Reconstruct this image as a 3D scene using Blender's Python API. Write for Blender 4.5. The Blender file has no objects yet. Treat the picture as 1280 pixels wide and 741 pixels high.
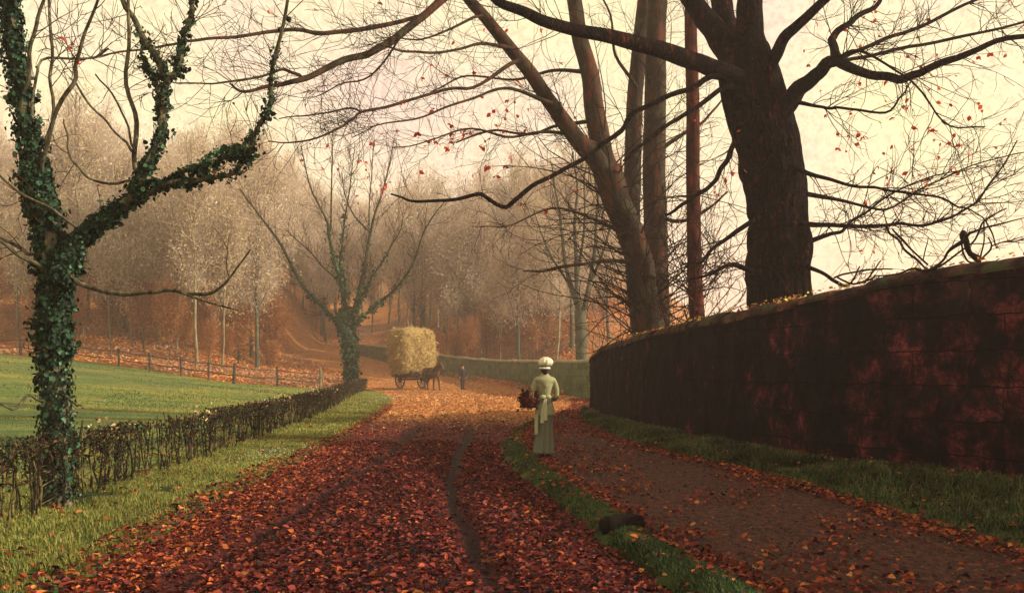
import bpy, bmesh, math, random
import numpy as np
from mathutils import Vector, Matrix

rng = np.random.default_rng(1884)
random.seed(1884)
sc = bpy.context.scene
col = sc.collection
F, HX, HY, EYE = 1229.0, 640.0, 462.0, 1.5
PI = math.pi

# ------------------------------------------------------------------ helpers
def P3(x, y, Y):
    return np.array([(x - HX) / F * Y, Y, EYE + (HY - y) / F * Y])

def tag(o, label=None, cat=None, group=None, kind=None):
    if label: o['label'] = label
    if cat: o['category'] = cat
    if group: o['group'] = group
    if kind: o['kind'] = kind
    return o

def empty(name, loc, label=None, cat=None, group=None, rz=0.0):
    o = bpy.data.objects.new(name, None)
    o.empty_display_size = 0.3
    o.location = loc
    o.rotation_euler = (0, 0, rz)
    col.objects.link(o)
    return tag(o, label, cat, group)

class MB:
    def __init__(s):
        s.v, s.f, s.c, s.uv, s.n = [], [], [], [], 0
    def add(s, v, f, c=None, uv=None):
        v = np.asarray(v, float).reshape(-1, 3)
        s.v.append(v)
        for ff in (f if isinstance(f, list) else [f]):
            s.f.append(np.asarray(ff, int) + s.n)
        if c is None: c = np.ones((len(v), 4))
        c = np.asarray(c, float)
        if c.ndim == 1: c = np.tile(c, (len(v), 1))
        if c.shape[1] == 3: c = np.c_[c, np.ones(len(c))]
        s.c.append(c)
        s.uv.append(np.zeros((len(v), 2)) if uv is None else np.asarray(uv, float))
        s.n += len(v)
    def build(s, name, mat, parent=None, origin=None, smooth=True):
        v = np.concatenate(s.v)
        if origin is not None: v = v - np.asarray(origin)
        me = bpy.data.meshes.new(name)
        me.vertices.add(len(v)); me.vertices.foreach_set('co', v.ravel())
        nl = sum(f.size for f in s.f); nf = sum(len(f) for f in s.f)
        idx = np.concatenate([f.ravel() for f in s.f])
        cnt = np.concatenate([np.full(len(f), f.shape[1]) for f in s.f])
        st = np.r_[0, np.cumsum(cnt)[:-1]]
        me.loops.add(nl); me.loops.foreach_set('vertex_index', idx.astype(np.int32))
        me.polygons.add(nf); me.polygons.foreach_set('loop_start', st.astype(np.int32))
        me.polygons.foreach_set('use_smooth', np.full(nf, smooth))
        me.update(calc_edges=True)
        ca = me.color_attributes.new('Col', 'FLOAT_COLOR', 'POINT')
        ca.data.foreach_set('color', np.concatenate(s.c).ravel())
        uv = np.concatenate(s.uv)
        if np.abs(uv).max() > 0:
            l = me.uv_layers.new(name='UVMap')
            l.data.foreach_set('uv', uv[idx].ravel())
        me.validate()
        me.materials.append(mat)
        o = bpy.data.objects.new(name, me)
        col.objects.link(o)
        if parent is not None: o.parent = parent
        return o

def nrm(a):
    return a / np.maximum(np.linalg.norm(a, axis=-1, keepdims=True), 1e-9)

def hash2(ix, iy, seed):
    n = (ix.astype(np.int64) * 374761393 + iy.astype(np.int64) * 668265263 + seed * 1442695041) & 0x7fffffff
    n = ((n ^ (n >> 13)) * 1274126177) & 0x7fffffff
    n = (n ^ (n >> 16)) & 0xffff
    return n / 65535.0
def vn(x, y, s=1.0, seed=0):
    x = np.asarray(x, float) * s; y = np.asarray(y, float) * s
    ix, iy = np.floor(x), np.floor(y); fx, fy = x - ix, y - iy
    fx = fx * fx * (3 - 2 * fx); fy = fy * fy * (3 - 2 * fy)
    a, b = hash2(ix, iy, seed), hash2(ix + 1, iy, seed)
    c, d = hash2(ix, iy + 1, seed), hash2(ix + 1, iy + 1, seed)
    return (a * (1 - fx) + b * fx) * (1 - fy) + (c * (1 - fx) + d * fx) * fy
def fbm(x, y, s=1.0, seed=0, o=3):
    r = 0; a = .5; t = 0
    for i in range(o):
        r = r + a * vn(x, y, s * 2 ** i, seed + i * 17); t += a; a *= .5
    return r / t

def smooth_poly(P, sub=4):
    P = np.asarray(P, float)
    if len(P) < 3:
        t = np.linspace(0, 1, sub + 1)[:, None]
        return P[0] * (1 - t) + P[1] * t
    Q = np.vstack([2 * P[0] - P[1], P, 2 * P[-1] - P[-2]])
    out = []
    for i in range(1, len(Q) - 2):
        p0, p1, p2, p3 = Q[i - 1], Q[i], Q[i + 1], Q[i + 2]
        for k in range(sub):
            t = k / sub
            out.append(.5 * ((2 * p1) + (-p0 + p2) * t + (2 * p0 - 5 * p1 + 4 * p2 - p3) * t * t + (-p0 + 3 * p1 - 3 * p2 + p3) * t ** 3))
    out.append(P[-1])
    return np.array(out)

def tube(mb, P, R, sides=6, c=None, lump=0.0, cap=False):
    P = np.asarray(P, float); n = len(P)
    R = np.broadcast_to(np.asarray(R, float), (n,))
    T = nrm(np.gradient(P, axis=0))
    m = np.abs(nrm((P[-1] - P[0])[None])[0]); ref = np.zeros(3); ref[int(np.argmin(m))] = 1
    U = nrm(np.cross(T, ref)); V = np.cross(T, U)
    a = np.arange(sides) / sides * 2 * PI
    rad = R[:, None] * np.ones(sides)
    if lump:
        l = np.r_[0, np.cumsum(np.linalg.norm(np.diff(P, axis=0), axis=1))]
        A, L = np.meshgrid(a, l)
        k = 1 / max(R.max(), 1e-3)
        nz = (fbm(np.cos(A) * 1.6 + 7, np.sin(A) * 1.6 + L * .8 * k * .35, 1.0, 5) - .5) * 1.3
        nz += (fbm(np.cos(A) * 5 + 3, np.sin(A) * 5 + L * k * .5, 1.0, 9) - .5) * .45
        if R.max() > .3:
            rid = 1 - np.abs(2 * fbm(np.cos(A) * 9 + 3, np.sin(A) * 9 + L * .55, 1.0, 29, 3) - 1) * 2
            nz = nz * .5 + rid * .55 + (fbm(np.cos(A) * 22, np.sin(A) * 22 + L * 3, 1.0, 31) - .5) * .5
        rad = rad * (1 + lump * nz)
    v = P[:, None] + rad[..., None] * (np.cos(a)[None, :, None] * U[:, None] + np.sin(a)[None, :, None] * V[:, None])
    i = np.arange(n - 1)[:, None] * sides; j = np.arange(sides)[None]; k = (j + 1) % sides
    f = np.stack([i + j, i + k, i + sides + k, i + sides + j], -1).reshape(-1, 4)
    fs = [f]
    vv = v.reshape(-1, 3)
    if cap:
        fs.append(np.array([list(range(sides))[::-1]])); fs.append(np.array([[(n - 1) * sides + q for q in range(sides)]]))
    if c is not None:
        c = np.asarray(c, float)
        if c.ndim == 2: c = np.repeat(c, sides, axis=0)
    mb.add(vv, fs, c)

def leaf_batch(mb, P, size, A, N, cols, wide=.55, fold=.25):
    """pointed folded leaves: A = length direction, N = approximate normal"""
    A = nrm(A); B = nrm(np.cross(N, A)); N = np.cross(A, B)
    s = np.asarray(size)[:, None]
    n = len(P); w = wide
    base = P; tip = P + A * s
    r1 = P + A * s * .3 + B * s * w * .5 + N * s * fold * .5
    r2 = P + A * s * .68 + B * s * w * .38 + N * s * fold * .35
    l1 = P + A * s * .3 - B * s * w * .5 + N * s * fold * .5
    l2 = P + A * s * .68 - B * s * w * .38 + N * s * fold * .35
    v = np.stack([base, r1, r2, tip, l2, l1], 1).reshape(-1, 3)
    o = np.arange(n)[:, None] * 6
    f = np.concatenate([o + np.array([[0, 1, 2, 3]]), o + np.array([[3, 4, 5, 0]])])
    mb.add(v, f, np.repeat(cols, 6, axis=0))

def blade_batch(mb, P, h, lean, w, cols, tipcols=None):
    n = len(P); a = rng.uniform(0, 2 * PI, n)
    d = np.c_[np.cos(a), np.sin(a), np.zeros(n)]; sd = np.c_[-np.sin(a), np.cos(a), np.zeros(n)]
    up = np.array([0, 0, 1.0]); h = h[:, None]; w = w[:, None]; lean = lean[:, None]
    v0 = P - sd * w; v1 = P + sd * w
    m = P + up * h * .6 + d * h * lean * .35
    v2 = m + sd * w * .7; v3 = m - sd * w * .7
    t = P + up * h * (1 - .3 * lean) + d * h * lean
    v = np.stack([v0, v1, v2, v3, t], 1).reshape(-1, 3)
    o = np.arange(n)[:, None] * 5
    c = np.repeat(cols, 5, axis=0)
    if tipcols is not None:
        c = c.reshape(n, 5, -1); c[:, 4] = tipcols; c = c.reshape(n * 5, -1)
    mb.add(v, [o + np.array([[0, 1, 2, 3]]), o + np.array([[3, 2, 4]])], c)

def pick(pal, n, w=None):
    pal = np.asarray(pal, float)
    i = rng.choice(len(pal), n, p=None if w is None else np.asarray(w) / np.sum(w))
    return np.clip(pal[i] * rng.uniform(.75, 1.3, (n, 1)), 0, 1)

def rand_dir(n):
    return nrm(rng.normal(size=(n, 3)))

# ------------------------------------------------------------------ materials
def new_mat(name):
    m = bpy.data.materials.new(name); m.use_nodes = True
    nt = m.node_tree; nt.nodes.clear()
    out = nt.nodes.new('ShaderNodeOutputMaterial'); b = nt.nodes.new('ShaderNodeBsdfPrincipled')
    nt.links.new(b.outputs[0], out.inputs[0])
    b.inputs['Specular IOR Level'].default_value = .06
    return m, nt, b
def ramp(nt, src, stops):
    r = nt.nodes.new('ShaderNodeValToRGB'); cr = r.color_ramp
    while len(cr.elements) < len(stops): cr.elements.new(.5)
    for e, (p, c) in zip(cr.elements, stops):
        e.position = p; e.color = (*c, 1)
    nt.links.new(src, r.inputs[0]); return r.outputs[0]
def noise(nt, scale, detail=6, rough=.6, coord='Object', stretch=None, dist=0):
    tc = nt.nodes.new('ShaderNodeTexCoord'); n = nt.nodes.new('ShaderNodeTexNoise')
    n.inputs['Scale'].default_value = scale; n.inputs['Detail'].default_value = detail
    n.inputs['Roughness'].default_value = rough; n.inputs['Distortion'].default_value = dist
    src = tc.outputs[coord]
    if stretch:
        mp = nt.nodes.new('ShaderNodeMapping'); mp.inputs['Scale'].default_value = stretch
        nt.links.new(src, mp.inputs[0]); src = mp.outputs[0]
    nt.links.new(src, n.inputs['Vector']); return n.outputs['Fac']
def mix(nt, fac, a, b, mode='MIX'):
    m = nt.nodes.new('ShaderNodeMix'); m.data_type = 'RGBA'; m.blend_type = mode
    for sock, val in ((m.inputs[0], fac), (m.inputs[6], a), (m.inputs[7], b)):
        if isinstance(val, (int, float)): sock.default_value = val
        elif isinstance(val, tuple): sock.default_value = (*val, 1)
        else: nt.links.new(val, sock)
    return m.outputs[2]
def bump(nt, b, src, strength=.5, dist=.02):
    bp = nt.nodes.new('ShaderNodeBump'); bp.inputs['Strength'].default_value = strength
    bp.inputs['Distance'].default_value = dist
    nt.links.new(src, bp.inputs['Height']); nt.links.new(bp.outputs[0], b.inputs['Normal'])
def attr(nt, name='Col'):
    a = nt.nodes.new('ShaderNodeAttribute'); a.attribute_name = name; return a.outputs['Color']

def mat_attr(name, rough=.7, trans=0.0, nz=0.0, nscale=30, spec=.2):
    m, nt, b = new_mat(name)
    c = attr(nt)
    if nz:
        n = noise(nt, nscale)
        c = mix(nt, 1.0, c, ramp(nt, n, [(.3, (1 - nz,) * 3), (.7, (1 + 0 * nz,) * 3)]), 'MULTIPLY')
    nt.links.new(c, b.inputs['Base Color']); b.inputs['Roughness'].default_value = rough
    b.inputs['Specular IOR Level'].default_value = spec
    if trans:
        t = nt.nodes.new('ShaderNodeBsdfTranslucent'); nt.links.new(c, t.inputs[0])
        ms = nt.nodes.new('ShaderNodeMixShader'); ms.inputs[0].default_value = trans
        nt.links.new(b.outputs[0], ms.inputs[1]); nt.links.new(t.outputs[0], ms.inputs[2])
        nt.links.new(ms.outputs[0], nt.nodes['Material Output'].inputs[0])
    return m
def mat_noise(name, stops, scale=5, rough=.8, bs=.4, bscale=None, bd=.02, stretch=None, detail=8, second=None, dist=0):
    m, nt, b = new_mat(name)
    n = noise(nt, scale, detail, .65, stretch=stretch, dist=dist)
    c = ramp(nt, n, stops)
    if second:
        s2, st2, fac = second
        c = mix(nt, ramp(nt, noise(nt, s2, 4), fac), c, st2)
    nt.links.new(c, b.inputs['Base Color']); b.inputs['Roughness'].default_value = rough
    if bs: bump(nt, b, noise(nt, bscale or scale * 4, 8, .7, stretch=stretch), bs, bd)
    return m

M = {}
M['leaf'] = mat_attr('autumn_leaf', .6, .15, spec=.12)
M['redleaf'] = mat_attr('hanging_leaf', .5, .35)
M['ivy'] = mat_attr('ivy_leaf', .6, .1, spec=.15)
M['grass'] = mat_attr('grass_blade', .6, .25)
M['fleck'] = mat_attr('wood_crown', .8, .5)
M['cloth'] = mat_attr('cloth', .85, nz=.25, nscale=60)
M['skin'] = mat_noise('skin', [(.3, (.45, .24, .16)), (.7, (.55, .31, .21))], 20, .55, .1)
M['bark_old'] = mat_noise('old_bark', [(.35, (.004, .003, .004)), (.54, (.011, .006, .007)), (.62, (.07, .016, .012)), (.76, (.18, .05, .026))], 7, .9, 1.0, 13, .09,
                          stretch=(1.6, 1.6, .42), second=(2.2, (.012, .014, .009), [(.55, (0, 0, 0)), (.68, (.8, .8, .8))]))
_m = M['bark_old']; _nt = _m.node_tree; _b = _nt.nodes['Principled BSDF']      # cracked plates of old bark
_tc = _nt.nodes.new('ShaderNodeTexCoord'); _mp = _nt.nodes.new('ShaderNodeMapping'); _mp.inputs['Scale'].default_value = (9, 9, 2.6)
_vo = _nt.nodes.new('ShaderNodeTexVoronoi'); _vo.feature = 'DISTANCE_TO_EDGE'; _vo.inputs['Scale'].default_value = 1
_ds = _nt.nodes.new('ShaderNodeTexNoise'); _ds.inputs['Scale'].default_value = 5
_ad = _nt.nodes.new('ShaderNodeVectorMath'); _ad.operation = 'MULTIPLY_ADD'; _ad.inputs[1].default_value = (.35, .35, .35)
_nt.links.new(_tc.outputs['Object'], _ds.inputs['Vector']); _nt.links.new(_ds.outputs['Color'], _ad.inputs[0]); _nt.links.new(_tc.outputs['Object'], _ad.inputs[2])
_nt.links.new(_ad.outputs[0], _mp.inputs[0]); _nt.links.new(_mp.outputs[0], _vo.inputs['Vector'])
_cr = ramp(_nt, _vo.outputs['Distance'], [(.02, (.25, .25, .25)), (.16, (1, 1, 1))])
_old = _b.inputs['Base Color'].links[0].from_socket; _nt.links.new(mix(_nt, 1.0, _old, _cr, 'MULTIPLY'), _b.inputs['Base Color'])
_bp = _nt.nodes.new('ShaderNodeBump'); _bp.inputs['Strength'].default_value = 1; _bp.inputs['Distance'].default_value = .06
_nt.links.new(_vo.outputs['Distance'], _bp.inputs['Height']); _nt.links.new(_b.inputs['Normal'].links[0].from_socket, _bp.inputs['Normal']); _nt.links.new(_bp.outputs[0], _b.inputs['Normal'])
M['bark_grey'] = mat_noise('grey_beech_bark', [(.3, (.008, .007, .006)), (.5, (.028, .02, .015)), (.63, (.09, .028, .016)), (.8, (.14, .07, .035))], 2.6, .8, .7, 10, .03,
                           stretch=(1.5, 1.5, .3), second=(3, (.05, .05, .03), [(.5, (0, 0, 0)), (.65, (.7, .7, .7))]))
M['bark_red'] = mat_noise('red_pine_bark', [(.3, (.010, .006, .005)), (.5, (.045, .013, .010)), (.7, (.15, .04, .022))], 4, .85, .9, 12, .03, stretch=(2, 2, .5))
M['twig'] = mat_noise('twig_bark', [(.35, (.006, .004, .004)), (.55, (.016, .008, .006)), (.75, (.07, .02, .011))], 1.2, .8, 0)
M['twig_l'] = mat_noise('twig_bark_olive', [(.35, (.02, .015, .010)), (.55, (.06, .035, .02)), (.75, (.15, .06, .03))], 1.5, .8, 0)
M['bark_ivy'] = mat_noise('pale_ash_bark', [(.35, (.02, .018, .012)), (.55, (.10, .09, .06)), (.75, (.28, .25, .18))], 9, .85, .8, 20, .02, stretch=(2, 2, .4))
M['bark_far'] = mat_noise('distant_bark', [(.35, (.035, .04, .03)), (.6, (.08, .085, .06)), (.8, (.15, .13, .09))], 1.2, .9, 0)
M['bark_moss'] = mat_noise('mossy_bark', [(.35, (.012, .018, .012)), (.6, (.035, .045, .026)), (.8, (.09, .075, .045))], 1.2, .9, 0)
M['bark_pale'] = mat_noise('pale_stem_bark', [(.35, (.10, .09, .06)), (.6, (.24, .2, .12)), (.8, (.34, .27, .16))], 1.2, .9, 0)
M['hedge_stem'] = mat_noise('hedge_stem', [(.38, (.006, .005, .005)), (.52, (.022, .016, .011)), (.64, (.19, .16, .06))], 4, .85, 0)
M['rail'] = mat_noise('weathered_rail', [(.35, (.03, .025, .022)), (.6, (.09, .07, .06)), (.8, (.16, .13, .10))], 3, .9, .3)
M['post_green'] = mat_noise('mossy_post', [(.35, (.08, .10, .06)), (.6, (.2, .22, .13)), (.8, (.28, .27, .17))], 3, .9, .3)
M['ground'] = mat_noise('wood_floor', [(.3, (.14, .06, .03)), (.45, (.3, .12, .04)), (.55, (.42, .2, .06)), (.68, (.32, .09, .04)), (.8, (.45, .28, .09))], .35, .95, .8, 6, .15,
                        second=(.07, (.16, .10, .10), [(.45, (0, 0, 0)), (.65, (.55, .55, .55))]))
M['field'] = mat_noise('field_turf', [(.3, (.05, .10, .03)), (.45, (.10, .15, .035)), (.56, (.2, .19, .05)), (.72, (.28, .2, .06))], .55, .9, .5, 12, .04, stretch=(.35, 1.3, 1),
                       second=(.12, (.045, .09, .04), [(.45, (0, 0, 0)), (.62, (.75, .75, .75))]))
M['verge'] = mat_noise('verge_turf', [(.3, (.018, .03, .012)), (.48, (.04, .06, .018)), (.62, (.08, .085, .025)), (.78, (.11, .07, .03))], 1.6, .9, .8, 25, .03)
M['track'] = mat_noise('leafy_track', [(.3, (.2, .09, .04)), (.5, (.34, .17, .07)), (.7, (.42, .25, .13))], .5, .95, .5, 8, .05)
M['hay'] = mat_noise('hay', [(.3, (.24, .155, .06)), (.5, (.38, .27, .115)), (.7, (.5, .38, .19))], 6, .9, 1.0, 14, .12, stretch=(1, 1, 2.2))
M['strand'] = mat_attr('hay_strand', .8, .2)
M['cart_wood'] = mat_noise('cart_timber', [(.3, (.045, .03, .022)), (.6, (.12, .08, .05)), (.8, (.2, .13, .08))], 5, .8, .4)
M['iron'] = mat_noise('rusty_iron', [(.3, (.03, .02, .02)), (.7, (.09, .05, .035))], 20, .5, .2)
M['horse'] = mat_noise('bay_horse', [(.3, (.045, .026, .016)), (.6, (.10, .055, .032)), (.8, (.14, .08, .045))], 4, .55, .1)
M['black'] = mat_noise('black_leather', [(.3, (.012, .01, .01)), (.7, (.03, .025, .022))], 20, .5, .2)
M['wicker'] = mat_noise('wicker', [(.35, (.05, .012, .010)), (.6, (.12, .03, .02)), (.8, (.2, .06, .03))], 30, .7, .8, 60, .01)
M['log'] = mat_noise('rotten_log', [(.35, (.005, .004, .004)), (.6, (.014, .010, .008)), (.8, (.03, .03, .014))], 6, .9, 1, 14, .04, stretch=(.4, 2, 2))

# road: mud under the leaves, darker wet mud in the wheel ruts (attribute Col.r = rut)
m, nt, b = new_mat('leafy_road')
a = attr(nt); sep = nt.nodes.new('ShaderNodeSeparateColor'); nt.links.new(a, sep.inputs[0])
n1 = noise(nt, 9, 8, .7); n2 = noise(nt, 1.1, 5, .6)
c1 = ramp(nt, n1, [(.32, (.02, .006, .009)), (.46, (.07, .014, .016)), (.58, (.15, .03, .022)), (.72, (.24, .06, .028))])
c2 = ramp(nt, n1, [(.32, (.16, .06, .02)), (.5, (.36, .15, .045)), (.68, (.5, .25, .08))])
cc = mix(nt, sep.outputs[1], c1, c2)  # shifts to brighter orange, painting the sunlit stretch into the lane colour
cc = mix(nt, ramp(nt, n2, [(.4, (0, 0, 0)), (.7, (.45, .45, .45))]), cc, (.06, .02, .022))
cc = mix(nt, sep.outputs[0], cc, (.009, .005, .007))
nt.links.new(cc, b.inputs['Base Color']); b.inputs['Roughness'].default_value = .7
bump(nt, b, noise(nt, 28, 8, .7), .9, .03); M['road'] = m

M['path'] = mat_noise('earth_path', [(.3, (.022, .012, .013)), (.46, (.058, .032, .03)), (.58, (.10, .044, .034)), (.7, (.2, .07, .04))], 16.0, .85, 1.0, 45, .03, stretch=(1, .5, 1))

def wall_mat(name, stops, bw, bh, joint, mortar, tintstops=None, moss=None, bs=.8):
    m, nt, b = new_mat(name)
    uv = nt.nodes.new('ShaderNodeUVMap'); uv.uv_map = 'UVMap'
    br = nt.nodes.new('ShaderNodeTexBrick')
    br.inputs['Scale'].default_value = 1; br.inputs['Brick Width'].default_value = bw; br.inputs['Row Height'].default_value = bh
    br.inputs['Mortar Size'].default_value = joint; br.inputs['Mortar Smooth'].default_value = .6
    br.inputs['Color1'].default_value = (1, 1, 1, 1); br.inputs['Color2'].default_value = (.22, .22, .22, 1); br.inputs['Mortar'].default_value = (0, 0, 0, 1)
    wob = nt.nodes.new('ShaderNodeTexNoise'); wob.inputs['Scale'].default_value = 2.5; nt.links.new(uv.outputs[0], wob.inputs['Vector'])
    vm = nt.nodes.new('ShaderNodeVectorMath'); vm.operation = 'MULTIPLY_ADD'
    nt.links.new(wob.outputs['Color'], vm.inputs[0]); vm.inputs[1].default_value = (.28, .12, 0); nt.links.new(uv.outputs[0], vm.inputs[2])
    nt.links.new(vm.outputs[0], br.inputs['Vector'])
    n1 = noise(nt, 1.5, 13, .78, dist=.15)
    wr = nt.nodes.new('ShaderNodeMath'); wr.operation = 'MULTIPLY_ADD'; wr.inputs[1].default_value = .10
    sc_ = nt.nodes.new('ShaderNodeSeparateColor'); nt.links.new(attr(nt), sc_.inputs[0]); nt.links.new(sc_.outputs[0], wr.inputs[0]); nt.links.new(n1, wr.inputs[2]); n1 = wr.outputs[0]
    n2 = noise(nt, 5.5, 8, .7)
    c = ramp(nt, n1, stops)
    c = mix(nt, .65, c, ramp(nt, n2, [(.35, (.25, .25, .25)), (.65, (1.3, 1.3, 1.3))]), 'MULTIPLY')
    c = mix(nt, .5, c, br.outputs['Color'], 'MULTIPLY')
    if moss: c = mix(nt, ramp(nt, noise(nt, 2.0, 6), [(.52, (0, 0, 0)), (.66, (.8, .8, .8))]), c, moss)
    inv = nt.nodes.new('ShaderNodeInvert'); nt.links.new(br.outputs['Fac'], inv.inputs[1])
    c = mix(nt, br.outputs['Fac'], c, mortar)
    nt.links.new(c, b.inputs['Base Color']); b.inputs['Roughness'].default_value = .85
    hsum = nt.nodes.new('ShaderNodeMath'); hsum.operation = 'SUBTRACT'
    nt.links.new(noise(nt, 9, 9, .75), hsum.inputs[0]); nt.links.new(br.outputs['Fac'], hsum.inputs[1])
    bump(nt, b, hsum.outputs[0], bs, .05)
    return m
M['wall'] = wall_mat('dark_stone_wall', [(.36, (.003, .002, .004)), (.53, (.008, .004, .007)), (.59, (.04, .008, .013)), (.665, (.19, .042, .046)), (.78, (.28, .10, .08))], 0.92, .45, .011, (.002, .002, .002),
                     moss=(.008, .009, .008))
M['coping'] = mat_noise('coping_stone', [(.3, (.008, .006, .006)), (.47, (.025, .012, .011)), (.6, (.10, .04, .028)), (.78, (.28, .14, .09))], 2.5, .85, .8, 9, .04,
                        second=(1.6, (.05, .06, .03), [(.5, (0, 0, 0)), (.62, (.8, .8, .8))]))
M['farwall'] = wall_mat('lichened_wall', [(.3, (.08, .11, .05)), (.5, (.125, .165, .08)), (.7, (.19, .22, .115))], .9, .4, .012, (.05, .05, .035), bs=.4)
M['farcoping'] = mat_noise('sunlit_coping', [(.3, (.18, .17, .10)), (.7, (.32, .3, .18))], 2, .9, .3)  # paler than the wall face: its lit top is put into the colour

# ------------------------------------------------------------------ plan of the place
def curve(pts):
    pts = sorted(pts); ys = np.array([p[0] for p in pts]); xs = np.array([p[1] for p in pts])
    d = np.gradient(xs, ys)
    def f(y):
        y = np.clip(np.asarray(y, float), ys[0], ys[-1])
        i = np.clip(np.searchsorted(ys, y) - 1, 0, len(ys) - 2)
        h_ = ys[i + 1] - ys[i]; t = (y - ys[i]) / h_
        return ((2 * t**3 - 3 * t**2 + 1) * xs[i] + (t**3 - 2 * t**2 + t) * h_ * d[i] + (-2 * t**3 + 3 * t**2) * xs[i + 1] + (t**3 - t**2) * h_ * d[i + 1])
    return f
XL = curve([(-8, -1.9), (0, -2.4), (6.6, -2.95), (9.9, -3.2), (13.3, -3.37), (20, -3.62), (29, -4.05), (41, -5.0), (51, -6.2), (66, -9.4), (84, -15), (105, -24), (118, -29), (135, -37)])
XR = curve([(-8, 2.6), (0, 1.8), (6.6, 1.07), (8.3, .81), (11.3, .46), (14.2, .06), (17.7, -.19), (22, -.04), (27, .6), (32, 1.5), (42, 3.0), (52, 3.6), (60, 2.4), (75, -1.2), (95, -8.3), (105, -13), (118, -21), (135, -30)])
XPL = curve([(-8, 3.6), (0, 2.6), (6.6, 1.61), (7.7, 1.39), (9.8, 1.12), (12.3, .8), (14.4, .59), (18.4, .30), (22, .22), (27, .62), (32, 1.4), (40, 2.4), (50, 2.9)])
XPR = curve([(-8, 6.6), (0, 5.2), (7.7, 4.03), (9.3, 3.86), (12.3, 3.6), (15, 3.17), (18.4, 2.45), (23.6, 1.98), (29.2, 1.98), (33, 2.4), (40, 4.6), (50, 4.6)])
XW = curve([(-8, 13.2), (-2, 11.2), (4, 9.2), (8, 7.75), (12, 6.15), (14, 5.2), (15.6, 4.6), (18.2, 3.88), (23.6, 3.08), (31.8, 2.5)])
XH = curve([(-8, -3.6), (0, -4.1), (8.9, -4.6), (10.3, -4.76), (18.8, -5.2), (31.8, -6.25), (52, -8.6), (66, -9.9)])
WEND = 31.8
def ss(a, b, x):
    t = np.clip((np.asarray(x, float) - a) / (b - a), 0, 1); return t * t * (3 - 2 * t)
_u = np.array([-3, -.34, -.30, -.265, -.23, -.19, -.14, -.1, -.074, 0, .06, .085, .2, .45, 3])
_yb = np.array([68, 68, 69, 78, 98, 126, 128, 112, 101, 81, 63, 60, 80, 120, 160])
_sl = np.array([.2, .21, .22, .22, .2, .2, .2, .19, .19, .18, .17, .16, .05, .02, .02])
_ug = np.linspace(-3, 3, 1201); _kw = np.hanning(17); _kw /= _kw.sum()
_ybg = np.convolve(np.pad(np.interp(_ug, _u, _yb), 8, 'edge'), _kw, 'valid'); _slg = np.convolve(np.pad(np.interp(_ug, _u, _sl), 8, 'edge'), _kw, 'valid')
def hgt(x, y):
    x = np.asarray(x, float); y = np.asarray(y, float)
    yy = np.minimum(y, 118)
    r = .00075 * np.maximum(0, yy - 55) ** 2 + np.maximum(0, np.minimum(y, 200) - 118) * .03
    f = .10 * np.clip(-x - 10, 0, 24) * ss(14, 60, y)
    u = x / np.maximum(y, 20)
    yb = np.interp(u, _ug, _ybg); sl = np.interp(u, _ug, _slg)
    d = y - yb
    hill = np.where(d > 0, np.minimum(sl * (np.sqrt(np.maximum(d, 0) ** 2 + 36) - 6), 14 + 0 * sl), 0)
    hill = hill * ss(45, 62, y)
    w0 = XPR(y); w1 = XW(y)
    t = np.clip((x - w0) / np.maximum(w1 - w0, .2), 0, 1)
    bank = (.10 * t ** 1.3 + .7 * ss(.5, 3, x - w1)) * (1 - ss(31, 36, y)) * ss(-30, -8, y)
    return r + f + hill + bank

def grid_mesh(mb, X, Y, Z, C=None, uv=None):
    n, m_ = X.shape
    i = np.arange(n - 1)[:, None] * m_; j = np.arange(m_ - 1)[None]
    f = np.stack([i + j, i + j + 1, i + m_ + j + 1, i + m_ + j], -1).reshape(-1, 4)
    mb.add(np.stack([X, Y, Z], -1).reshape(-1, 3), f, None if C is None else C.reshape(-1, C.shape[-1]), None if uv is None else uv.reshape(-1, 2))

RUT1 = curve([(-8, -1.9), (0, -2.1), (6.6, -2.28), (10.6, -2.24), (15.9, -2.2), (22, -2.3), (32, -2.7), (45, -3.2), (60, -5.2), (75, -9.5), (95, -16)])
RUT2 = curve([(-8, .3), (0, .15), (6.6, -.08), (8.4, -.34), (11, -.63), (13.4, -.82), (16.8, -.95), (22, -1.0), (32, -1.2), (45, -1.6), (60, -3.4), (75, -7), (95, -13)])
def rutmask(x, y):
    wob = (vn(y, y * 0, .9, 3) - .5) * .09
    k = 0
    for f, w, s_ in ((RUT1, .13, 1), (RUT2, .15, 1)):
        g = np.exp(-((x - f(y) - wob) / w) ** 2)
        k = np.maximum(k, g * np.clip(.5 + 1.0 * fbm(y, y * 0 + 5 * w, .35, 8), 0, 1))
    return k
def zroad(x, y):
    fade = 1 - ss(50, 70, y)
    s = (x - XL(y)) / np.maximum(XR(y) - XL(y), .1)
    return hgt(x, y) + (.03 * (fbm(x, y, 1.3, 2) - .5) + .02 * (fbm(x, y, 6, 4) - .5) + .05 * np.sin(np.clip(s, 0, 1) * PI) - .095 * rutmask(x, y)) * fade

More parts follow.
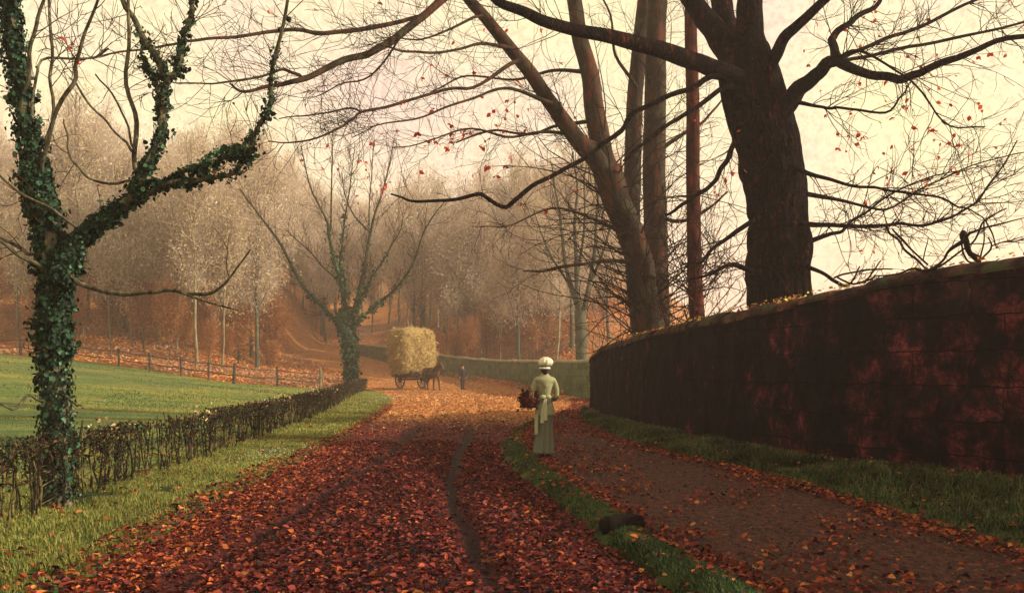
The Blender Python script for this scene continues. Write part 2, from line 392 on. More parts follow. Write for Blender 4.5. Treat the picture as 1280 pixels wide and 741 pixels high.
# ground, one sheet out to the horizon
def axis(a, fine, step, far, g=1.25):
    pts = list(np.arange(a, fine + 1e-6, step)); s = step
    while pts[-1] < far:
        s *= g; pts.append(pts[-1] + s)
    return np.array(pts)
ax = axis(0, 16, .5, 60, 1.1); ax = np.r_[ax, np.arange(ax[-1] + 4, 150, 4)]; ax = np.r_[ax, 180, 240, 340, 500, 700]
gx = np.r_[-ax[:0:-1], ax]
gy = np.r_[-60, -40, -25, -16, np.arange(-10, 40, .5), np.arange(40, 190, 2), 200, 220, 260, 330, 450, 650, 900]
X, Y = np.meshgrid(gx, gy)
g = MB(); grid_mesh(g, X, Y, hgt(X, Y) - .05 - .22 * ss(.1, .7, X - XL(Y)) * ss(.1, .7, XR(Y) - X) * (1 - ss(60, 70, Y)) + .25 * (fbm(X, Y, .25, 3) - .5) * ss(70, 90, Y))
tag(g.build('ground', M['ground']), 'brown leaf-strewn ground of the wood and hillside under everything', 'ground', kind='structure')

def strip(name, fl, fr, ys, ns, zf, mat, label, cat, jl=0., jr=0., colf=None, seed=0):
    s = np.linspace(0, 1, ns)
    Yg = np.repeat(ys[:, None], ns, 1)
    a = fl(ys) + jl * (fbm(ys, ys * 0, 2.2, seed) - .5) * 2; b = fr(ys) + jr * (fbm(ys, ys * 0, 2.2, seed + 50) - .5) * 2
    Xg = a[:, None] + (b - a)[:, None] * s[None]
    Z = zf(Xg, Yg, np.repeat(s[None], len(ys), 0))
    mb = MB(); C = None if colf is None else colf(Xg, Yg)
    grid_mesh(mb, Xg, Yg, Z, C)
    return tag(mb.build(name, mat), label, cat, kind='structure')
def road_col(x, y):
    r = rutmask(x, y) * (1 - .85 * ss(20, 32, y)) * (1 - ss(45, 65, y))
    g_ = ss(24, 34, y + 3 * (fbm(x, y, .4, 6) - .5))  # painted sunlight mask: lane colour brightens around the wall's end
    return np.stack([r, g_, 0 * r, 1 + 0 * r], -1)
ry = np.r_[np.arange(-8, 5, .25), np.arange(5, 20, .07), np.arange(20, 45, .2), np.arange(45, 135, 1.)]
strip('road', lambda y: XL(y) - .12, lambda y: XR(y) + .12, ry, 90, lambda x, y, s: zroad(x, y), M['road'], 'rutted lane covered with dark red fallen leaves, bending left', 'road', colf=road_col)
strip('footpath', lambda y: XPL(y) - .12, lambda y: XPR(y) + .12, np.r_[np.arange(-8, 32, .2), np.arange(32, 50, .5)], 30,
      lambda x, y, s: hgt(x, y) + .012 + .03 * (fbm(x, y, 1.5, 12) - .5) * (1 - ss(27, 34, y)) , M['path'], 'bare brown earth footpath beside the dark stone wall', 'path')
def hump(x, y, s, k): return hgt(x, y) + k * np.clip(np.sin(np.clip(s, 0, 1) * PI), 0, 1) ** .6 - .025 + .05 * (fbm(x, y, 2.5, 21) - .5) * np.sin(s * PI)
zmid = lambda x, y, s: hump(x, y, s, .13)
zleft = lambda x, y, s: hgt(x, y) - .02 + .10 * ss(0, .12, 1 - s) + .10 * (fbm(x, y, 1.2, 31) - .5) * ss(0, .15, 1 - s)
zwallv = lambda x, y, s: hgt(x, y) - .02 + .09 * ss(0, .15, s) + .08 * (fbm(x, y, 1.8, 41) - .5) * ss(0, .2, s)
vy = np.r_[np.arange(-8, 5, .25), np.arange(5, 30, .12), np.arange(30, 66, .5)]
strip('grass_verge', lambda y: XH(y) - .3, XL, vy, 40, zleft, M['verge'], 'mossy green grass verge between the low hedge and the lane', 'verge', jr=.16, seed=3)
my = np.r_[np.arange(-8, 5, .25), np.arange(5, 27.2, .1)]
strip('grass_strip', XR, XPL, my, 16, zmid, M['verge'], 'narrow raised grass strip between the lane and footpath', 'verge', jl=.10, jr=.10, seed=13)
strip('wall_verge', XPR, lambda y: XW(y) + .1, np.arange(-8, 33, .15), 24, zwallv, M['verge'], 'rough grassy bank along the foot of the dark wall', 'verge', jl=.14, seed=23)
# field
fy = np.r_[np.arange(-8, 30, .8), np.arange(30, 82, 1.2)]
def fence_y(x): return np.interp(x, [-60, -34, -26, -16.4, -11.8, -9.5], [70, 68, 65, 58, 62, 64])
ns = 60; s = np.linspace(0, 1, ns); FX = np.zeros((len(fy), ns)); FY = np.zeros_like(FX)
xs_ = np.r_[np.linspace(-95, -30, 14)[:-1], np.linspace(-30, -3.4, 56)]
FX, T_ = np.meshgrid(xs_, np.linspace(0, 1, 60))
FY = -8 + (np.minimum(fence_y(FX), 999) + 1.2 + 8) * T_
lim = XH(FY) - .25; FX = np.minimum(FX, lim)
g = MB(); grid_mesh(g, FX, FY, hgt(FX, FY) + .02 + .12 * (fbm(FX, FY, .4, 51) - .5))
tag(g.build('field', M['field']), 'green and yellow grass field beyond the low hedge', 'field', kind='structure')

# ------------------------------------------------------------------ grass and leaf litter (nobody could count them)
def scatter(fl, fr, y0, y1, n, power=1.0):
    """more points near the camera"""
    t = rng.uniform(0, 1, n) ** power
    y = y0 + (y1 - y0) * t
    s = rng.uniform(0, 1, n)
    a, b = fl(y), fr(y)
    return a + (b - a) * s, y, s
GREEN = [(.035, .07, .024), (.06, .12, .035), (.09, .16, .045), (.13, .17, .045), (.17, .15, .055)]
g = MB()
for (fl, fr, zf, y0, y1, n, h0, h1, w, pal) in (
        (lambda y: XH(y) - .3, XL, zleft, 4, 24, 90000, .025, .075, .0045, [1, 3, 4, 3, 1]),
        (lambda y: XH(y) - .3, XL, zleft, 20, 62, 30000, .05, .11, .010, [1, 3, 4, 4, 1]),
        (XR, XPL, zmid, 3, 27, 75000, .02, .065, .0045, [3, 4, 3, 1, .6])):
    x, y, s_ = scatter(fl, fr, y0, y1, n, 1.6)
    keep = (fbm(x, y, 1.7, 61) > .3) & (s_ > .02) & (s_ < .985 - .05 * fbm(x, y, 3, 66)); x, y, s_ = x[keep], y[keep], s_[keep]
    k = len(x); yel = fl is not XR; hh = rng.uniform(h0, h1, k) * (.6 + .9 * fbm(x, y, 2.2, 63))
    c = pick([(.05, .075, .02), (.10, .13, .03), (.17, .19, .045), (.23, .22, .055), (.24, .18, .06)] if yel else GREEN, k, pal)
    c = np.clip(c * ((.6 + 1.3 * fbm(x, y, .9, 67)) if yel else (.15 + .85 * fbm(x, y, 1.6, 67)))[:, None], 0, 1)
    blade_batch(g, np.c_[x, y, zf(x, y, s_) - .005], hh, rng.uniform(.1, .9, k), np.full(k, w), c)
tag(g.build('verge_grass', M['grass']), 'short mossy grass growing on the verges beside the lane', 'grass', kind='stuff')
g = MB()
x, y, s_ = scatter(XPR, XW, 3, 33, 75000, 1.4)
tuft = fbm(x, y, 1.3, 71); keep = (tuft > .17); x, y, s_, tuft = x[keep], y[keep], s_[keep], tuft[keep]; k = len(x)
hh = rng.uniform(.07, .24, k) * (.3 + 1.6 * tuft * ss(.0, .35, s_)) * (1 - .45 * ss(.5, 1, s_))
blade_batch(g, np.c_[x, y, zwallv(x, y, s_) - .01], hh, rng.uniform(.2, 1.1, k), rng.uniform(.004, .009, k), pick(GREEN + [(.24, .17, .07)], k, [5, 4, 2, .8, .8, .5]) * (.05 + 1.1 * fbm(x, y, 1.9, 73) ** 1.5)[:, None], pick([(.05, .07, .025), (.2, .19, .06), (.34, .25, .10)], k, [3, 2.5, 2]) * (.08 + 1.7 * fbm(x, y, 1.9, 73) ** 1.5)[:, None])
tag(g.build('bank_grass', M['grass']), 'long rough tufted grass at the foot of the wall', 'grass', kind='stuff')
g = MB()
n = 70000; y = 6 + 58 * rng.uniform(0, 1, n) ** 1.3; x = XH(y) - .4 - rng.uniform(0, 1, n) ** 1.5 * (6 + .45 * y)
keep = y < fence_y(x); x, y = x[keep], y[keep]; k = len(x)
blade_batch(g, np.c_[x, y, hgt(x, y)], rng.uniform(.03, .09, k), rng.uniform(.2, .9, k), .004 + .00035 * y, np.where((fbm(x * .4, y * 1.3, .35, 15) + rng.normal(0, .06, k) > .5)[:, None], pick([(.18, .22, .05), (.26, .25, .06), (.28, .2, .06), (.13, .19, .04)], k), pick(GREEN[:3], k)))
tag(g.build('field_grass', M['grass']), 'thin grass growing over the field behind the hedge', 'grass', kind='stuff')

LEAFC = [(.035, .008, .011), (.085, .015, .017), (.16, .028, .024), (.26, .055, .028), (.36, .10, .03), (.012, .006, .008), (.44, .19, .06)]
def litter(name, x, y, z, size, pal, label, lift=.02, tilt=.55):
    n = len(x); mb = MB()
    a = rng.uniform(0, 2 * PI, n); A = np.c_[np.cos(a), np.sin(a), rng.normal(0, .3, n)]
    N = nrm(np.c_[rng.normal(0, tilt, n), rng.normal(0, tilt, n), np.ones(n)])
    c = pal(x, y, n)
    fold = .35
    leaf_batch(mb, np.c_[x, y, z + rng.uniform(.002, lift, n)], size, A, N, c, .62, fold)
    return tag(mb.build(name, M['leaf'], smooth=False), label, 'leaves', kind='stuff')
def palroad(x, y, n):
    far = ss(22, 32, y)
    p1 = pick(LEAFC, n, [3.6, 4.5, 4, 1.7, .5, 4.0, .05]); p2 = pick([(.14, .03, .015), (.30, .08, .025), (.46, .19, .07), (.54, .28, .11), (.58, .38, .19)], n, [1, 2, 4, 4, 2])  # second set is brighter, painting sunlight onto the farther leaves
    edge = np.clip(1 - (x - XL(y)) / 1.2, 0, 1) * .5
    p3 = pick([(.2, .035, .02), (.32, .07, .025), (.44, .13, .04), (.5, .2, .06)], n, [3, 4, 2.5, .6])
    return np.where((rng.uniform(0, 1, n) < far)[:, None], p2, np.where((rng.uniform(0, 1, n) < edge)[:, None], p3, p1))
x1, y1, s1 = scatter(XL, XR, 4, 20, 120000, 1.3)
x2, y2, s2 = scatter(XL, XR, 16, 60, 22000, 1.2)
x3, y3, s3 = scatter(XL, XR, 50, 130, 16000, 1.0)
x, y = np.r_[x1, x2, x3], np.r_[y1, y2, y3]
keep = rng.uniform(0, 1, len(x)) > np.maximum(1.12 * rutmask(x, y) * (1 - .75 * ss(20, 30, y)), .35 * (fbm(x, y, 1.1, 77) < .4)); x, y = x[keep], y[keep]
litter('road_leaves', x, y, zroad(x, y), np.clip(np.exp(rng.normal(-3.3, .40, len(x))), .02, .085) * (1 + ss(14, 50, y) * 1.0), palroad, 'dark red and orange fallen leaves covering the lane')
n = 190000; u_ = rng.uniform(-.64, .14, n); y = 58 + 82 * rng.uniform(0, 1, n) ** 1.2; x = u_ * y
low = np.where(u_ < -.13, np.maximum(fence_y(x) + 1.0, 60), np.interp(u_, _ug, _ybg) - 9)
keep = (y > low) & ~((x > XL(y) + .5) & (x < XR(y)) & (y < 135)) & ~((x > XL(y)) & (y < 95) & (u_ < -.07)); x, y = x[keep], y[keep]
litter('hillside_leaves', x, y, hgt(x, y) + .0, rng.uniform(.09, .26, len(x)), lambda x, y, n: np.where((fbm(x, y, .22, 45) > .5)[:, None], pick([(.55, .22, .06), (.5, .16, .05), (.5, .3, .10), (.36, .12, .06)], n), pick([(.42, .2, .09), (.34, .17, .12), (.38, .26, .11), (.3, .12, .08)], n)), 'drifts of rust and ochre fallen leaves on the wooded hillside', .3, 1.0)
# leaves along path edges, on the path, on verges
x1, y1, s1 = scatter(lambda y: XPR(y) - .16, lambda y: XPR(y) + .16, 4, 33, 5200, 1.4)
x2, y2, s2 = scatter(lambda y: XPL(y) - .12, lambda y: XPL(y) + .22, 4, 27, 3200, 1.4)
x3, y3, s3 = scatter(XPL, XPR, 4, 34, 15000, 1.3)
k3 = fbm(x3, y3, .9, 81) + rng.normal(0, .08, len(x3)) > .5; x3, y3 = x3[k3], y3[k3]
x4, y4, s4 = scatter(XPL, XPR, 31, 50, 6000, 1.0)
x, y = np.r_[x1, x2, x3, x4], np.r_[y1, y2, y3, y4]
nx, ny, n_s = scatter(lambda y: XPL(y) + .05, lambda y: XPR(y) - .05, 4, 34, 26000, 1.4)
litter('path_grit', nx, ny, hgt(nx, ny) + .022, np.exp(rng.normal(-4.2, .45, len(nx))), lambda x, y, n: pick([(.04, .022, .02), (.09, .05, .042), (.15, .045, .025), (.16, .11, .085), (.015, .01, .011)], n), 'grit and crumbled leaf scraps trodden into the footpath', .012, .7)
litter('path_leaves', x, y, hgt(x, y) + .03, rng.uniform(.03, .075, len(x)), lambda x, y, n: pick(LEAFC, n, [2, 3, 4, 3.5, 2.2, 1, .5]), 'orange and red leaves drifted along the footpath edges', .05, .8)
x1, y1, s1 = scatter(lambda y: XH(y) - .2, XL, 4, 50, 1100, 1.4); x2, y2, s2 = scatter(XR, XPL, 4, 27, 500, 1.3); x3, y3, s3 = scatter(lambda y: XL(y) - .35, lambda y: XL(y) + .1, 4, 40, 4500, 1.3)
x4, y4, s4 = scatter(XPR, XW, 5, 33, 1200, 1.3)
x, y = np.r_[x1, x2, x3, x4], np.r_[y1, y2, y3, y4]
z = np.r_[zleft(x1, y1, s1), zmid(x2, y2, s2), hgt(x3, y3) + .05, zwallv(x4, y4, s4) + .03]
litter('verge_leaves', x, y, z + .03, rng.uniform(.035, .075, len(x)), lambda x, y, n: pick(LEAFC, n, [2, 2, 3, 3, 3, 3, 1]), 'scattered brown leaves lying on the grass verges', .03, .6)
# white clover heads on the left verge
n = 150; x = -3.95 + rng.normal(0, .30, n); y = 15.9 + rng.normal(0, .7, n)
x[:60] = -5.9 + rng.normal(0, .4, 60); y[:60] = 46 + rng.normal(0, 2.5, 60)
g = MB()
sp = np.array([[1, 0, 0], [0, 1, 0], [-1, 0, 0], [0, -1, 0], [0, 0, 1], [0, 0, -.4]])
fc = np.array([[0, 1, 4], [1, 2, 4], [2, 3, 4], [3, 0, 4], [1, 0, 5], [2, 1, 5], [3, 2, 5], [0, 3, 5]])
for i in range(n):
    g.add(sp * rng.uniform(.008, .017) * (2 if i < 60 else 1) + [x[i], y[i], hgt(x[i], y[i]) + .16], fc, (.36, .4, .34))
tag(g.build('white_clover', M['cloth']), 'patch of small white clover heads on the left verge', 'flowers', kind='stuff')

# ------------------------------------------------------------------ stone walls
def wall_body(center_pts, tops, thick, du, dv, disp, seed, zb=-.3, wear=None):
    """closed wall following center line; returns MB body, and top line"""
    C = smooth_poly(np.c_[center_pts, tops], 10); worn = wear
    L = np.r_[0, np.cumsum(np.linalg.norm(np.diff(C[:, :2], axis=0), axis=1))]
    u = np.arange(0, L[-1], du)
    cx, cy, tz = [np.interp(u, L, C[:, k]) for k in range(3)]
    T = nrm(np.c_[np.gradient(cx), np.gradient(cy)]); N = np.c_[-T[:, 1], T[:, 0]]
    nv = int(2.9 / dv)
    v = np.linspace(0, 1, nv)
    mb = MB()
    b0 = hgt(cx, cy) + zb
    for side in (1, -1):
        Z = b0[:, None] + (tz - b0)[:, None] * v[None]
        U = np.repeat(u[:, None], nv, 1)
        d = thick / 2 + .03 * (1 - v)[None] + disp * ((fbm(U, Z, 2.2, seed) - .5) + .5 * (fbm(U, Z, 9, seed + 3) - .5))
        Xg = cx[:, None] + side * N[:, :1] * d; Yg = cy[:, None] + side * N[:, 1:] * d
        grid_mesh(mb, Xg[::-side] if side < 0 else Xg[::1], Yg[::-side] if side < 0 else Yg, Z[::-side] if side < 0 else Z, np.repeat(np.repeat((cy * 0 if worn is None else worn(cy))[:, None, None], nv, 1), 4, 2)[::-side if side < 0 else 1], np.stack([U, Z], -1)[::-side] if side < 0 else np.stack([U, Z], -1))
    # end caps
    for e in (0, -1):
        z0, z1 = b0[e], tz[e]; p = np.array([cx[e], cy[e]]); n_ = N[e] * (thick / 2 + .01)
        q = [[*(p + n_), z0], [*(p - n_), z0], [*(p - n_), z1], [*(p + n_), z1]]
        mb.add(q, np.array([[0, 1, 2, 3]]), (0, 0, 0, 1), np.array([[0, z0], [thick, z0], [thick, z1], [0, z1]]))
    return mb, u, cx, cy, tz, N
def coping(u, cx, cy, tz, N, half, hh, stone, seed, over=.05):
    mb = MB(); r = np.random.default_rng(seed); i0 = 0; du = u[1] - u[0]
    while i0 < len(u) - 3:
        k = max(3, int(stone * r.uniform(.75, 1.3) / du)); i1 = min(i0 + k, len(u) - 1)
        idx = np.linspace(i0, i1, 5).round().astype(int)
        a = np.linspace(0, PI, 9)
        tl = r.normal(0, .016); hk = hh * r.uniform(.7, 1.25); off = r.normal(0, .018)
        prof = np.c_[np.cos(a) * (half + over), np.sin(a) * hk]
        prof = np.vstack([[half + over, -.05], prof, [-half - over, -.05]])
        rows = []
        for q, ii in enumerate(idx):
            sh = .93 if q in (0, 4) else 1
            cxy = np.array([cx[ii], cy[ii]])
            if q == 0: cxy = cxy + (np.array([cx[idx[1]], cy[idx[1]]]) - cxy) * .03
            pp = np.c_[cxy[0] + N[ii, 0] * (prof[:, 0] * sh + off), cxy[1] + N[ii, 1] * (prof[:, 0] * sh + off), tz[ii] + prof[:, 1] * sh + tl]
            pp[:, 2] += .025 * (fbm(pp[:, 0], pp[:, 1], 5, seed) - .5)
            rows.append(pp)
        R_ = np.array(rows)
        grid_mesh(mb, R_[..., 0], R_[..., 1], R_[..., 2])
        m_ = len(prof)
        for row, rev in ((R_[0], 1), (R_[-1], -1)):
            mb.add(row, np.array([list(range(m_))[::rev]]))
        i0 = i1
    return mb
wy = np.array([-8, -2, 4, 8, 10, 12, 14, 15.6, 18.2, 21, 23.6, 27, 30, 31.6]); TH = .5
wx = XW(wy) + TH / 2
wt = np.interp(wy, [-8, 8, 12, 13.9, 15.6, 18.2, 23.6, 31.8], [3.0, 2.86, 2.78, 2.70, 2.56, 2.41, 2.23, 2.02]); wt[-2] = 2.02; wt[-1] = 1.84
pts = np.c_[wx, wy]
pts = np.vstack([pts, [3.05, 32.9], [3.8, 33.9], [5.2, 34.6], [8, 35.2], [14, 36], [26, 37]])
wt = np.r_[wt, 1.66, 1.6, 1.6, 1.6, 1.6, 1.6]
root = empty('stone_wall', (XW(18) + .25, 18, 0), 'tall dark moss-stained stone wall with rounded coping beside the footpath', 'wall')
O = np.array(root.location)
mb, u, cx, cy, tz, N = wall_body(pts, wt, TH, .06, .06, .06, 91, wear=lambda y: 1 - ss(12.5, 15.5, y) + .25 * np.exp(-((y - 16.5) / 1.2) ** 2))
mb.build('wall_face', M['wall'], root, O)
coping(u, cx, cy, tz, N, TH / 2, .15, .85, 92, .05).build('coping', M['coping'], root, O, smooth=False)

fpts = np.array([[16, 38], [8.5, 43.5], [4.6, 51.5], [1.0, 72], [-2.5, 84], [-7.8, 95.5], [-12, 104], [-18, 113]])
ft = np.array([1.75, 1.85, 1.93, 2.1, 2.35, 3.0, 3.7, 4.5])
root = empty('boundary_wall', (4.6, 51.5, 0), 'lower grey-green boundary wall running behind the hay cart and man', 'wall')
O = np.array(root.location)
mb, u, cx, cy, tz, N = wall_body(fpts, ft, .4, .25, .2, .05, 95)
mb.build('wall_face', M['farwall'], root, O)
coping(u, cx, cy, tz, N, .2, .12, 1.1, 96, .04).build('coping', M['farcoping'], root, O, smooth=False)

# leaves lying on the coping of the near wall
t = rng.uniform(0, 1, 900); k = (t * (len(wy) - 1)).astype(int)
yy = rng.uniform(9, 31.5, 900); xx = XW(yy) + TH / 2 + rng.normal(0, .12, 900)
zz = np.interp(yy, wy, wt[:len(wy)]) + .15 - .02 * np.abs(rng.normal(0, 1, 900))
litter('coping_leaves', xx, yy, zz, rng.uniform(.04, .09, 900), lambda x, y, n: pick([(.4, .28, .06), (.5, .4, .1), (.4, .12, .04), (.2, .05, .02)], n), 'yellow and orange leaves caught on top of the dark wall', .05, .9)

# ------------------------------------------------------------------ trees
class Tree:
    def __init__(s, Y, base):
        s.Y, s.main, s.tw, s.lv, s.iv = Y, MB(), MB(), MB(), MB()
        s.paths = []; s.base = np.asarray(base, float)
        s.r = np.random.default_rng(int(abs(base[0]) * 1000) + int(Y * 10))
    def limb(s, pts, d0=0, d1=0, sides=10, lump=.16, wig=.02, to='main', sub=5, keep=True):
        """pts: (px, py, width px) in the photograph's frame; d0..d1 = depth offset of its start and end in metres"""
        pts = [p if len(p) > 2 else (*p, None) for p in pts]
        w = [p[2] for p in pts]; ids = [i for i, q in enumerate(w) if q is not None]
        w = np.interp(range(len(w)), ids, [w[i] for i in ids])
        L = np.r_[0, np.cumsum([math.hypot(pts[i + 1][0] - pts[i][0], pts[i + 1][1] - pts[i][1]) for i in range(len(pts) - 1)])]; L = L / L[-1]
        D = s.Y + d0 + (d1 - d0) * L
        Pw = np.array([P3(p[0], p[1], d) for p, d in zip(pts, D)])
        R = w / 2 / F * D
        Q = smooth_poly(np.c_[Pw, R], sub); P, R = Q[:, :3], np.maximum(Q[:, 3], .002)
        j = s.r.normal(0, 1, P.shape)
        kk = np.hanning(max(3, sub) + 2); kk = kk / math.sqrt((kk ** 2).sum())
        if len(j) > len(kk): j = np.stack([np.convolve(j[:, q], kk, 'same') for q in range(3)], 1)
        j = j * np.maximum(R[:, None] * (.10 if R.max() < .3 else .012), wig); j[0] = 0
        P = P + j
        tube(s.main if to == 'main' else s.tw, P, R, sides, lump=lump if R.max() > .03 else 0)
        if keep: s.paths.append((P, R))
        return P, R
    def twig(s, p, d, L, r, lev, up=.15, curl=.5, n=None, droop=0.0, kids=4):
        n = n or (7 if lev else 5)
        seg = L / n; P = [p]; d = d / np.linalg.norm(d)
        bend = s.r.normal(0, 1, 3) * curl / n
        for i in range(n):
            d = d + bend + s.r.normal(0, .12, 3) + np.array([0, 0, up - droop * (1 - i / n)]) / n
            if s.r.random() < .18: bend = s.r.normal(0, 1, 3) * curl / n
            d = d / np.linalg.norm(d); P.append(P[-1] + d * seg)
        P = np.array(P); R = np.linspace(r, max(r * .3, .0022 + .00008 * s.Y), n + 1)
        tube(s.tw, P, R, 5 if r > .012 else 3)
        if lev > 0:
            for q in range(s.r.poisson(kids)):
                t = s.r.uniform(.2, .97); i = min(int(t * n), n - 1)
                T = P[i + 1] - P[i]; T = T / np.linalg.norm(T)
                side = np.cross(T, s.r.normal(size=3)); side /= np.linalg.norm(side)
                a = s.r.uniform(.5, 1.05)
                s.twig(P[i] + (P[i + 1] - P[i]) * (t * n - i), T * math.cos(a) + side * math.sin(a), L * s.r.uniform(.25, .55), max(r * .5, .0035 + .00008 * s.Y), lev - 1, up, curl)
        s.ends = P[-1]
        return P
    def dress(s, idx, per_m, L, r, lev=1, up=.2, t0=.15, flat=.5, kids=4, curl=.5, droop=0):
        for k in idx:
            P, R = s.paths[k]
            l = np.linalg.norm(np.diff(P, axis=0), axis=1).sum()
            for q in range(s.r.poisson(per_m * l)):
                t = s.r.uniform(t0, 1) * (len(P) - 1); i = min(int(t), len(P) - 2)
                p = P[i] + (P[i + 1] - P[i]) * (t - i); T = P[i + 1] - P[i]; T /= np.linalg.norm(T)
                v = s.r.normal(size=3); v[1] *= flat * 1.6
                side = np.cross(T, np.cross(v, T)); side /= np.linalg.norm(side)
                a = s.r.uniform(.5, 1.2)
                rr = min(r, R[i] * .55)
                s.twig(p, T * math.cos(a) + side * math.sin(a), L * s.r.uniform(.5, 1.3), rr, lev, up, curl, kids=kids, droop=droop)
    def hang(s, boxes, size=.07, pal=((.6, .05, .015), (.5, .09, .02), (.4, .03, .015)), snap=True):
        """hanging leaves at (px, py, spread px, count)"""
        for (x, y, sp, n) in boxes:
            if isinstance(x, np.ndarray): Pc = x
            else: Pc = np.array([P3(x + s.r.normal(0, sp), y + s.r.normal(0, sp * .7), s.Y + s.r.normal(0, .5)) for _ in range(n)])
            if snap and s.tw.v:
                tv = np.concatenate(s.tw.v)
                for i in range(n):
                    dd = tv - Pc[i]; dd[:, 1] *= .3
                    Pc[i] = tv[np.argmin((dd ** 2).sum(1))]
            A = nrm(np.c_[s.r.normal(0, .6, (n, 2)), -np.abs(s.r.normal(.6, .5, n))])
            leaf_batch(s.lv, Pc, s.r.uniform(.7, 1.3, n) * size, A, rand_dir(n), pick(pal, n), .7, .3)
    def ivy(s, segs, n, size, thick, pal=((.005, .012, .008), (.010, .026, .014), (.018, .05, .026), (.035, .095, .05), (.07, .16, .085)), w=(4, 4, 2.5, 1.2, .5), clump=.4):
        """ivy leaves round path k between t0 and t1"""
        for (k, t0, t1, dens) in segs:
            P, R = s.paths[k]; m_ = int(n * dens)
            t = (t0 + (t1 - t0) * (s.r.uniform(0, 1, m_) if k == 0 else s.r.beta(1, 1.7, m_))) * (len(P) - 1); i = np.minimum(t.astype(int), len(P) - 2); fr = (t - i)[:, None]
            p = P[i] * (1 - fr) + P[i + 1] * fr; T = nrm(P[i + 1] - P[i]); rad = R[i]
            v = s.r.normal(size=(m_, 3)); out = nrm(v - (v * T).sum(1, keepdims=True) * T)
            ang = np.arctan2(out[:, 0], out[:, 1])
            cl = fbm(t * 2.3 + k * 9, ang * 1.2, 1.0, 7)
            gap = fbm(t * 1.1 + k * 5, ang * .9 + 4, 1.3, 19) > (.40 if k else .36); p, out, rad, cl, T, t = p[gap], out[gap], rad[gap], cl[gap], T[gap], t[gap]; m_ = len(p)
            e = (thick if k == 0 else thick * .6) * (cl ** 1.5) * 2.0 * np.abs(s.r.normal(.5, .5, m_))
            p = p + out * (rad + e)[:, None]
            N = nrm(out + s.r.normal(0, .45, (m_, 3))); A = nrm(np.cross(N, s.r.normal(size=(m_, 3))) + np.array([0, 0, -.5]))
            c = pick(pal, m_, w)
            leaf_batch(s.iv, p, size * np.clip(np.exp(s.r.normal(-.1, .38, m_)), .4, 1.7), A, N, c, .85, .2)
    def build(s, name, label, bark, twig, group=None, tname='trunk'):
        root = empty(name, s.base, label, 'tree', group)
        s.main.build(tname, bark, root, s.base)
        if s.tw.n: s.tw.build('crown', twig, root, s.base)
        if s.iv.n: s.iv.build('ivy', M['ivy'], root, s.base, smooth=False)
        if s.lv.n: s.lv.build('leaves', M['redleaf'], root, s.base, smooth=False)
        return root

# --- ivy-clad ash at the left, standing in the hedge line
Yl = 10.3; b0 = P3(73, 641, Yl)
t = Tree(Yl, (b0[0], Yl, hgt(b0[0], Yl)))
t.limb([(73, 662, 56), (72, 640, 40), (69, 560, 32), (67, 480, 29), (67, 410, 30), (68, 350, 30), (60, 290, 26), (47, 230, 22), (38, 180, 19), (28, 110, 17), (15, 40, 15), (6, -30, 13), (-6, -110, 10)], 0, 0.3, 16, .22)   # 0
t.limb([(72, 352, 28), (104, 294, 18), (140, 268, 15), (170, 240, 13), (190, 195, 10), (204, 140, 8.5), (214, 95, 8)], 0, .6, 12, .2)  # 1
t.limb([(214, 97, 10), (190, 62, 9), (165, 22, 7), (148, -20, 6), (120, -90, 4)], .6, 1.2, 8)  # 2
t.limb([(214, 97, 8), (228, 55, 7), (240, 20, 6), (251, -25, 5), (268, -100, 3)], .6, .2, 8)  # 3
t.limb([(160, 250, 11), (205, 234, 7), (250, 223, 6), (290, 210, 6), (310, 190, 5.5), (325, 155, 5), (338, 115, 6), (350, 60, 5), (362, 0, 4), (370, -60, 3)], .2, -.8, 10)  # 4
t.limb([(190, 232, 7), (215, 222, 6), (248, 210, 5), (292, 197, 5), (312, 186, 4)], .3, -.3, 7)  # 5
t.limb([(173, 225, 6), (170, 155, 6), (158, 95, 5), (160, 0, 4), (163, -70, 3)], .5, .9, 6)   # 6
t.limb([(52, 215, 5), (67, 147, 6), (87, 101, 6), (101, 59, 5), (121, 0, 4), (140, -60, 3)], .1, -.6, 6)  # 7
t.limb([(60, 190, 5), (64, 120, 4), (63, 60, 4), (65, -10, 3), (66, -70, 2)], .1, .7, 6)  # 8
t.limb([(28, 115, 5), (42, 60, 5), (52, 0, 4), (60, -70, 3)], .1, -.4, 6)  # 9
t.limb([(84, 346, 7), (120, 362, 6), (150, 368, 6), (180, 366, 5), (210, 363, 5), (258, 368, 4.5), (285, 350, 3), (312, 312, 2)], 0, -.7, 7, wig=.006)  # 10
t.limb([(228, 366, 3.5), (262, 378, 3), (298, 388, 1.8)], -.45, -.8, 5, wig=.005)  # 11
t.limb([(60, 345, 6), (32, 322, 5), (0, 305, 4), (-40, 298, 3)], 0, -.5, 6)  # 12
t.limb([(60, 320, 4), (28, 312, 5), (2, 303, 4), (-30, 280, 3)], 0, .4, 6)  # 13
t.limb([(95, 283, 4), (60, 258, 3.5), (0, 218, 3), (-30, 200, 2)], -.3, -.5, 5)  # 14
t.limb([(172, 226, 3.5), (125, 225, 3.5), (98, 205, 3), (85, 175, 2.5), (80, 150, 1.8)], .5, .2, 5)  # 15
t.limb([(165, 190, 3.5), (135, 150, 3), (105, 120, 3), (88, 100, 2.5)], .5, .2, 5)  # 16
t.limb([(170, 190, 3), (152, 140, 2.6), (120, 90, 2)], .5, .8, 5)  # 17
t.limb([(70, 500, 5), (40, 492, 4), (15, 505, 3.5), (-10, 500, 3)], 0, -.5, 5)  # 18
t.limb([(78, 495, 4), (92, 502, 3), (104, 510, 2)], 0, -.3, 5)  # 19
